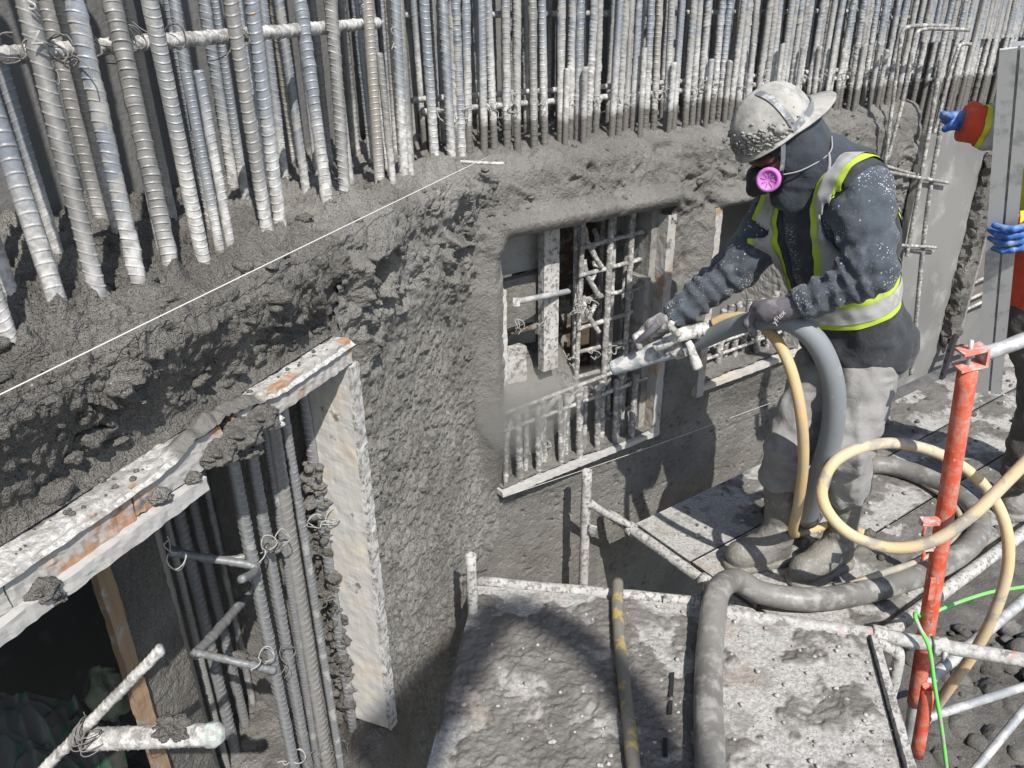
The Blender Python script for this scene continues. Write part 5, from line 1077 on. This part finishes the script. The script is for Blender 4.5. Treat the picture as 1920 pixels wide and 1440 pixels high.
def disc(name, c, n, prof, mat, par, sides=28):
    n = unit(n); x = unit(np.cross(n, [0.3, 0.2, 1])); y = np.cross(n, x); a = np.linspace(0, 2*np.pi, sides, endpoint=False); V = []
    for r, h in prof: V.append(c+n*h+r*(np.cos(a)[:, None]*x+np.sin(a)[:, None]*y))
    V = np.concatenate(V); k = len(prof); i, j = np.meshgrid(np.arange(k-1), np.arange(sides), indexing='ij'); j2 = (j+1) % sides
    return obj(name, mesh(name, V, np.stack([i*sides+j, i*sides+j2, (i+1)*sides+j2, (i+1)*sides+j], -1).reshape(-1, 4)), mat, par)
def H(f, l, u): return hc+(hF*f+hL*l+hU*u)*HK
fcn = wy(1441, 337, H(0.098, 0.085, -0.105)[1]-0.01); fn = unit(unit(EYE-fcn)*0.75+Fd*0.35-Up*0.1)
cart = [(0.001, -0.012), (0.030, -0.012), (0.033, -0.006), (0.033, 0.004), (0.030, 0.007), (0.024, 0.0075), (0.0225, 0.003), (0.0001, 0.003)]
fil = disc('filter', fcn, fn, cart, M_PINKF, resp)
for k in range(8):
    a = k*math.pi/4; x = unit(np.cross(fn, [0.3, 0.2, 1])); y = np.cross(fn, x); e = x*math.cos(a)+y*math.sin(a); tube('grille_rib', [fcn+fn*0.0035+e*0.006, fcn+fn*0.0035+e*0.022], 0.0011, M_PINKF, fil, n=2, sides=5)
tube('filter_mount', [fcn-fn*0.008, H(0.10, 0.055, -0.09)], 0.02, M_BLACK, resp, n=3, sides=14)
f2 = H(0.085, -0.075, -0.10); disc('filter', f2, unit(-hL+hF*0.4), cart, M_PINKF, resp)
gg = SDF(hc-0.22, hc+0.22, 0.005); d = gg.ell(H(0.075, 0, -0.022), Rm, (0.048, 0.076, 0.03)); gg.D = d
obj('goggles', mesh('goggles', *hsc(gg.mesh())), M_GLASS, wk)
M_STR = m_simple('strap_light', (0.3, 0.3, 0.31), 0.6)
tube('strap', [H(0.07, 0.075, -0.078), H(0.02, 0.098, -0.095), H(-0.05, 0.106, -0.105), H(-0.09, 0.10, -0.10), H(-0.125, 0.06, -0.085)], 0.002, M_STR, resp, sides=6)
tube('strap', [H(-0.075, 0.108, -0.10), H(-0.06, 0.116, -0.125), H(-0.035, 0.118, -0.16)], [0.003, 0.0045, 0.005], M_STR, resp, sides=8)
tube('strap', [H(0.04, 0.082, -0.02), H(0.06, 0.083, -0.05), H(0.072, 0.078, -0.078)], 0.005, M_BLACK, resp, sides=6)
# hard hat: shell, peak to the back, straps, knob, crust
th = np.linspace(0, math.pi/2, 26); ph = np.linspace(0, 2*np.pi, 72, endpoint=False); T, Q = np.meshgrid(th, ph, indexing='ij')
ca, sa = np.cos(Q), np.sin(Q)
lx, ly, lz = 0.114, 0.098, 0.112
X = lx*np.cos(T)**0.85*ca; Y = ly*np.cos(T)**0.85*sa; Zh = lz*np.sin(T)**0.95+0.006*np.exp(-(Y/0.018)**2)*np.sin(T)
X = np.concatenate([X, 0*X[:1]]); Y = np.concatenate([Y, 0*Y[:1]]); Zh = np.concatenate([Zh, Zh[-1:]])
flare = np.array([(1.0, 0.0), (1.075, -0.006), (1.085, -0.009), (1.0, -0.012)])
back = np.clip(-np.cos(ph), 0, 1)**1.3; brim = []
for k, (m_, dz) in enumerate(flare):
    e = (m_-1)*4*back*1.55+(m_-1); brim.append(np.stack([lx*(1+e)*np.cos(ph), ly*(1+e*0.75)*np.sin(ph), dz-0.012*back*(m_ > 1)-0.010*(np.clip(np.cos(ph), 0, 1)**2)*(m_ > 1)], -1))
G = np.concatenate([np.stack([X, Y, Zh], -1)[::-1].reshape(-1, 3), np.concatenate(brim[1:])]); nrow = len(G)//72
V = rim+G@Rm; i, j = np.meshgrid(np.arange(nrow-1), np.arange(72), indexing='ij'); j2 = (j+1) % 72
hat = obj('hard_hat', mesh('hard_hat', V, np.stack([i*72+j, (i+1)*72+j, (i+1)*72+j2, i*72+j2], -1).reshape(-1, 4)), M_HAT, wk)
def hatp(ang, t, e=1.02): return rim+(np.array([lx*math.cos(t)**0.85*math.cos(ang), ly*math.cos(t)**0.85*math.sin(ang), lz*math.sin(t)**0.95])*e)@Rm
def ribbon(name, pts, nrms, w, thk, mat, par):
    pts = np.array(pts); nrms = np.array(nrms); T = np.gradient(pts, axis=0); T /= np.linalg.norm(T, axis=1)[:, None]; B = np.cross(T, nrms); B /= np.linalg.norm(B, axis=1)[:, None]
    ring = np.stack([pts-B*w/2, pts-B*w/2+nrms*thk, pts+B*w/2+nrms*thk, pts+B*w/2], 1); n = len(pts); V = ring.reshape(-1, 3)
    i, j = np.meshgrid(np.arange(n-1), np.arange(4), indexing='ij'); j2 = (j+1) % 4
    return obj(name, mesh(name, V, np.stack([i*4+j, i*4+j2, (i+1)*4+j2, (i+1)*4+j], -1).reshape(-1, 4), smooth=False), mat, par)
pts = [hatp(math.radians(90+6), t, 1.008) for t in np.linspace(0.02, 1.5, 18)]; ribbon('strap', pts, [unit(p-rim) for p in pts], 0.018, 0.003, M_BAND, hat)
pts = [hatp(math.radians(a), 0.06, 1.02) for a in np.linspace(92, 265, 26)]; ribbon('strap', pts, [unit((p-rim)-hU*((p-rim)@hU)) for p in pts], 0.02, 0.003, M_BAND, hat)
kp = hatp(math.radians(78), 0.22, 1.0); disc('knob', kp, hL, [(0.0001, 0.012), (0.009, 0.011), (0.0095, 0.006), (0.014, 0.005), (0.015, 0.0)], M_HAT, hat, 18)
pts = [H(0.03, 0.108, 0.03), H(0.05, 0.098, -0.02), H(0.068, 0.085, -0.06)]; ribbon('chin_strap', catmull(pts, 5), [hL]*11, 0.013, 0.002, M_BAND, hat)
it = []
for _ in range(420):
    a = math.radians(rng.gauss(28, 34)); t = abs(rng.gauss(0.12, 0.22))
    if t < 0.75: it.append((hatp(a, t, 0.995), 0.002+0.007*rng.random()**2))
cr_ = clods('cement_crust', it, m_simple('crust_grey', (0.30, 0.29, 0.265), 0.9, 0, (0.19, 0.185, 0.17), 0.45, 0.6, 60), hat, n=6, flat=0.55, amp=0.8); tag(cr_, kind='stuff')
ribbon('sweatband', [rim-hU*0.018+(np.array([0.100*math.cos(a), 0.086*math.sin(a), 0]))@Rm for a in np.linspace(1.6, 4.7, 24)], [hU]*24, 0.004, 0.03, m_simple('white_liner', (0.6, 0.6, 0.6), 0.7), hat)

# ------------------------------------------------------------------ the second worker at the right edge
pz = thing('person', 'worker in orange jacket and blue gloves at the right edge holding the metal channel', 'person', (2.3, 2.7, 0))
F2d = np.array([*azv(-70), 0]); L2d = np.array([-F2d[1], F2d[0], 0])
q_p = wy(1965, 560, 2.72); q_c = wy(1985, 330, 2.68); q_n = wy(1985, 215, 2.66)
s1_, e1_, w1_ = wy(1975, 265, 2.75), wy(1890, 240, 2.80), wy(1806, 228, 2.84); s2_, e2_, w2b = wy(2020, 300, 2.50), wy(2010, 440, 2.42), wy(1925, 432, 2.44)
g = SDF(np.array([1.2, 2.2, 0.75]), np.array([2.4, 3.1, 1.85]), 0.011)
d = g.cap(q_p, q_c, 0.15, 0.165, (L2d, 0.9)); d = smin(d, g.cap(q_c, q_n, 0.16, 0.09), 0.06)
d = smin(d, smin(g.cap(s1_, e1_, 0.088, 0.072), g.cap(e1_, w1_, 0.070, 0.064), 0.03), 0.04); d = smin(d, smin(g.cap(s2_, e2_, 0.085, 0.07), g.cap(e2_, w2b, 0.068, 0.058), 0.03), 0.03)
g.D = d+bnd(g, d, lambda P: folds(P, 0.034, 13, (1, 1, 1), 77)*0.8); dd_ = unit(w1_-e1_); g.D = np.where(np.linalg.norm(g.P-w1_, axis=-1) < 0.12, np.maximum(g.D, (g.P-w1_)@dd_.astype(np.float32)-0.005), g.D)
g.D = np.maximum(g.D, q_p[2]-0.10-g.P[..., 2])
M_HIVIS = m_cloth('orange_hi_vis', (0.66, 0.085, 0.03), (0.58, 0.075, 0.03), 0, (0.5, 0.25, 0.18), 0.6)
Vg, Fg = g.mesh(); jk = obj('jacket', mesh('jacket', Vg, Fg), M_HIVIS, pz); Vo = Vg+vnorm(Vg, Fg)*0.004; Vq = Vg+vnorm(Vg, Fg)*0.007
bcn = wy(1860, 234, 2.81); nr_ = np.linalg.norm(Vg[Fg].mean(1)-bcn, axis=1) < 0.14; ad = unit(w1_-e1_)
M_LIMEY = m_simple('yellow_tape', (0.62, 0.62, 0.05), 0.7)
for nm, V_, w_, mt in (('lime_trim', Vo, 0.040, M_LIMEY), ('reflective_band', Vq, 0.02, M_SILVER)):
    a_, b_ = submesh(V_, Fg, nr_); obj(nm, clip_mesh(a_, b_, slab(ad, bcn, -w_, w_)), mt, jk)
a_, b_ = submesh(Vo, Fg, Vg[Fg].mean(1)[:, 2] < 1.45); obj('lime_trim', clip_mesh(a_, b_, slab(F2d, q_c, 0.10, 0.16)), M_LIMEY, jk)
tr = SDF(np.array([1.7, 2.3, 0.04]), np.array([2.6, 3.1, 1.05]), 0.012)
k2, a2 = wy(1962, 760, 2.66), wy(1915, 900, 2.62); d = tr.cap(q_p, q_p-Up*0.1, 0.14, 0.14); d = smin(d, smin(tr.cap(q_p-Up*0.08, k2, 0.115, 0.09), tr.cap(k2, a2+Up*0.05, 0.09, 0.085), 0.03), 0.05)
d = smin(d, smin(tr.cap(q_p-Up*0.08, k2+[0.25, 0.1, 0], 0.115, 0.09), tr.cap(k2+[0.25, 0.1, 0], a2+[0.32, 0.1, 0], 0.09, 0.085), 0.03), 0.05); tr.D = d+bnd(tr, d, lambda P: folds(P, 0.025, 9, (1, 1, 1.4), 5)*0.7)
tr.D = np.maximum(tr.D, 0.12-tr.P[..., 2]); obj('trousers', mesh('trousers', *tr.mesh()), m_cloth('dark_trousers', (0.06, 0.055, 0.05), (0.10, 0.09, 0.08), 0, (0.2, 0.19, 0.18), 0.55), pz)
wk_, wk = wk, pz
boot(np.array([*a2[:2], 0.32]), onz(1880, 968, 0)+[-.02, 0, 0], onz(1880, 968, 0)+[0.24, 0.06, 0]); boot(np.array([a2[0]+0.32, a2[1]+.1, 0.32]), onz(1880, 968, 0)+[0.30, 0.1, 0], onz(1880, 968, 0)+[0.55, 0.16, 0])
M_BLUE = m_simple('blue_nitrile', (0.045, 0.14, 0.43), 0.55, 0, (0.2, 0.27, 0.42), 0.5, 0.66, 26, 0.003, 70)
# reaching hand: open, pointing
hh_ = SDF(w1_-[0.28, 0.12, 0.16], w1_+[0.1, 0.12, 0.14], 0.0045); kn_ = wy(1790, 226, 2.85)
d = hh_.cap(w1_+[0.02, 0, 0], kn_, 0.036, 0.033, (np.array([0, 1, 0]), 0.7))
for (x, y, yy, x2, y2, r_) in ((1782, 218, 2.84, 1768, 213, .0105), (1780, 224, 2.87, 1766, 218, .0105), (1782, 232, 2.90, 1770, 226, .0105), (1785, 238, 2.93, 1776, 234, .0095), (1786, 236, 2.83, 1772, 242, .012)):
    m_ = wy(x, y, yy-.02); e_ = wy(x2, y2, yy); d = smin(d, hh_.cap(kn_, m_, 0.016, r_+.001), 0.01); d = smin(d, hh_.cap(m_, e_, r_+.001, r_), 0.006)
hh_.D = d; obj('glove', mesh('glove', *hh_.mesh()), M_BLUE, pz)
# the metal channel and the hand gripping it
ct_, cb_ = wy(1908, 90, 2.30), wy(1853, 738, 2.60); cv = unit(cb_-ct_); ch_ = unit(np.cross(cv, unit(EYE-(ct_+cb_)/2))); cn = np.cross(ch_, cv)
if ch_[0] < 0: ch_ = -ch_
if cn@(EYE-cb_) < 0: cn = -cn
M_CHAN = m_simple('channel_dusty', (0.52, 0.515, 0.5), 0.7, 0.1, (0.36, 0.36, 0.355), 0.5, 0.65, 12)
chn = thing('metal_channel', 'long dusty metal channel held upright by the worker in orange', 'channel', cb_)
Lc = np.linalg.norm(cb_-ct_); board('flange', ct_-ch_*0.042, cv*Lc, ch_*0.042, cn*-0.012, M_CHAN, chn, res=0.06); board('flange', ct_+ch_*0.007, cv*Lc, ch_*0.034, cn*-0.012, M_CHAN, chn, res=0.06); board('web', ct_-ch_*0.015, cv*Lc, ch_*0.045, cn*-0.03-cn*0.0, M_GALV, chn, res=0.06).location = Vector(-cn*0.014)
hp = ct_+cv*(np.linalg.norm(wy(1880, 425, 2.45)-ct_))+ch_*0.02
hand(hp, cv, ch_*0.9+cn*0.2, w2b, 0.045, M_BLUE, curl=2.6)
# head of the second worker
hx = wy(1985, 150, 2.62); e = SDF(hx-0.2, hx+0.2, 0.01); e.D = smin(e.ell(hx, np.eye(3), (0.09, 0.085, 0.115)), e.cap(hx-Up*0.08, q_n-Up*0.05, 0.06, 0.065), 0.03); obj('body', mesh('body', *e.mesh()), M_SKIN, pz)
th = np.linspace(0, math.pi/2, 14); T, Q = np.meshgrid(th, np.linspace(0, 2*np.pi, 40, endpoint=False), indexing='ij')
G = np.stack([0.14*np.cos(T)*np.cos(Q), 0.12*np.cos(T)*np.sin(Q), 0.125*np.sin(T)], -1); G = np.concatenate([G[:1]*1.12, G]).reshape(-1, 3)+hx+Up*0.04
i, j = np.meshgrid(np.arange(14), np.arange(40), indexing='ij'); j2 = (j+1) % 40
obj('hard_hat', mesh('hard_hat', G, np.stack([i*40+j, i*40+j2, (i+1)*40+j2, (i+1)*40+j], -1).reshape(-1, 4)), m_simple('hat_rose', (0.5, 0.36, 0.34), 0.6, 0, (0.5, 0.45, 0.42), 0.5, 0.6, 20), pz)
wk = wk_
# ------------------------------------------------------------------ spray drifting from the nozzle tip to the corner
def mist():
    t = bpy.data.materials.new('spray_mist'); t.use_nodes = True; n = t.node_tree.nodes; l = t.node_tree.links; n.remove(n['Principled BSDF'])
    v = n.new('ShaderNodeVolumePrincipled'); v.inputs['Color'].default_value = (0.75, 0.74, 0.71, 1); v.inputs['Density'].default_value = 1.45; v.inputs['Anisotropy'].default_value = 0.2
    l.new(v.outputs[0], n['Material Output'].inputs['Volume'])
    root = thing('spray_mist', 'pale cement mist drifting from the nozzle tip toward the wall corner', 'mist', T0); root['kind'] = 'stuff'
    tgt = p1(925, 790, -0.93)
    for k, w in enumerate((1.15, 0.85, 0.6, 0.38)):
        P = [T0+(tgt-T0)*q for q in (0.0, 0.2, 0.5, 0.8, 1.02, 1.12)]; R = [0.012, 0.04*w+.005, 0.10*w, 0.14*w, 0.12*w, 0.03]
        tube('plume', P, R, t, root, sides=18, n=5, amp=0.02, freq=9)
mist()
# added unseen tube overhead, shaped to cast the near-deck and pier-foot shadow
def shadow_caster():
    path = [(735, 1430), (790, 1340), (880, 1215), (950, 1145), (1060, 1185), (1150, 1270), (1210, 1370), (1260, 1500)]
    P = [onz(x, y, 0.1)+np.array(_sv)*8.0 for x, y in path]
    o = tube('unseen_shadow_caster', P, [0.13, 0.11, 0.075, 0.055, 0.06, 0.065, 0.08, 0.09], M_BLK, sides=12, n=6); tag(o, 'unseen tube added high overhead to cast the soft arched shadow on the near deck', 'hose')
shadow_caster()
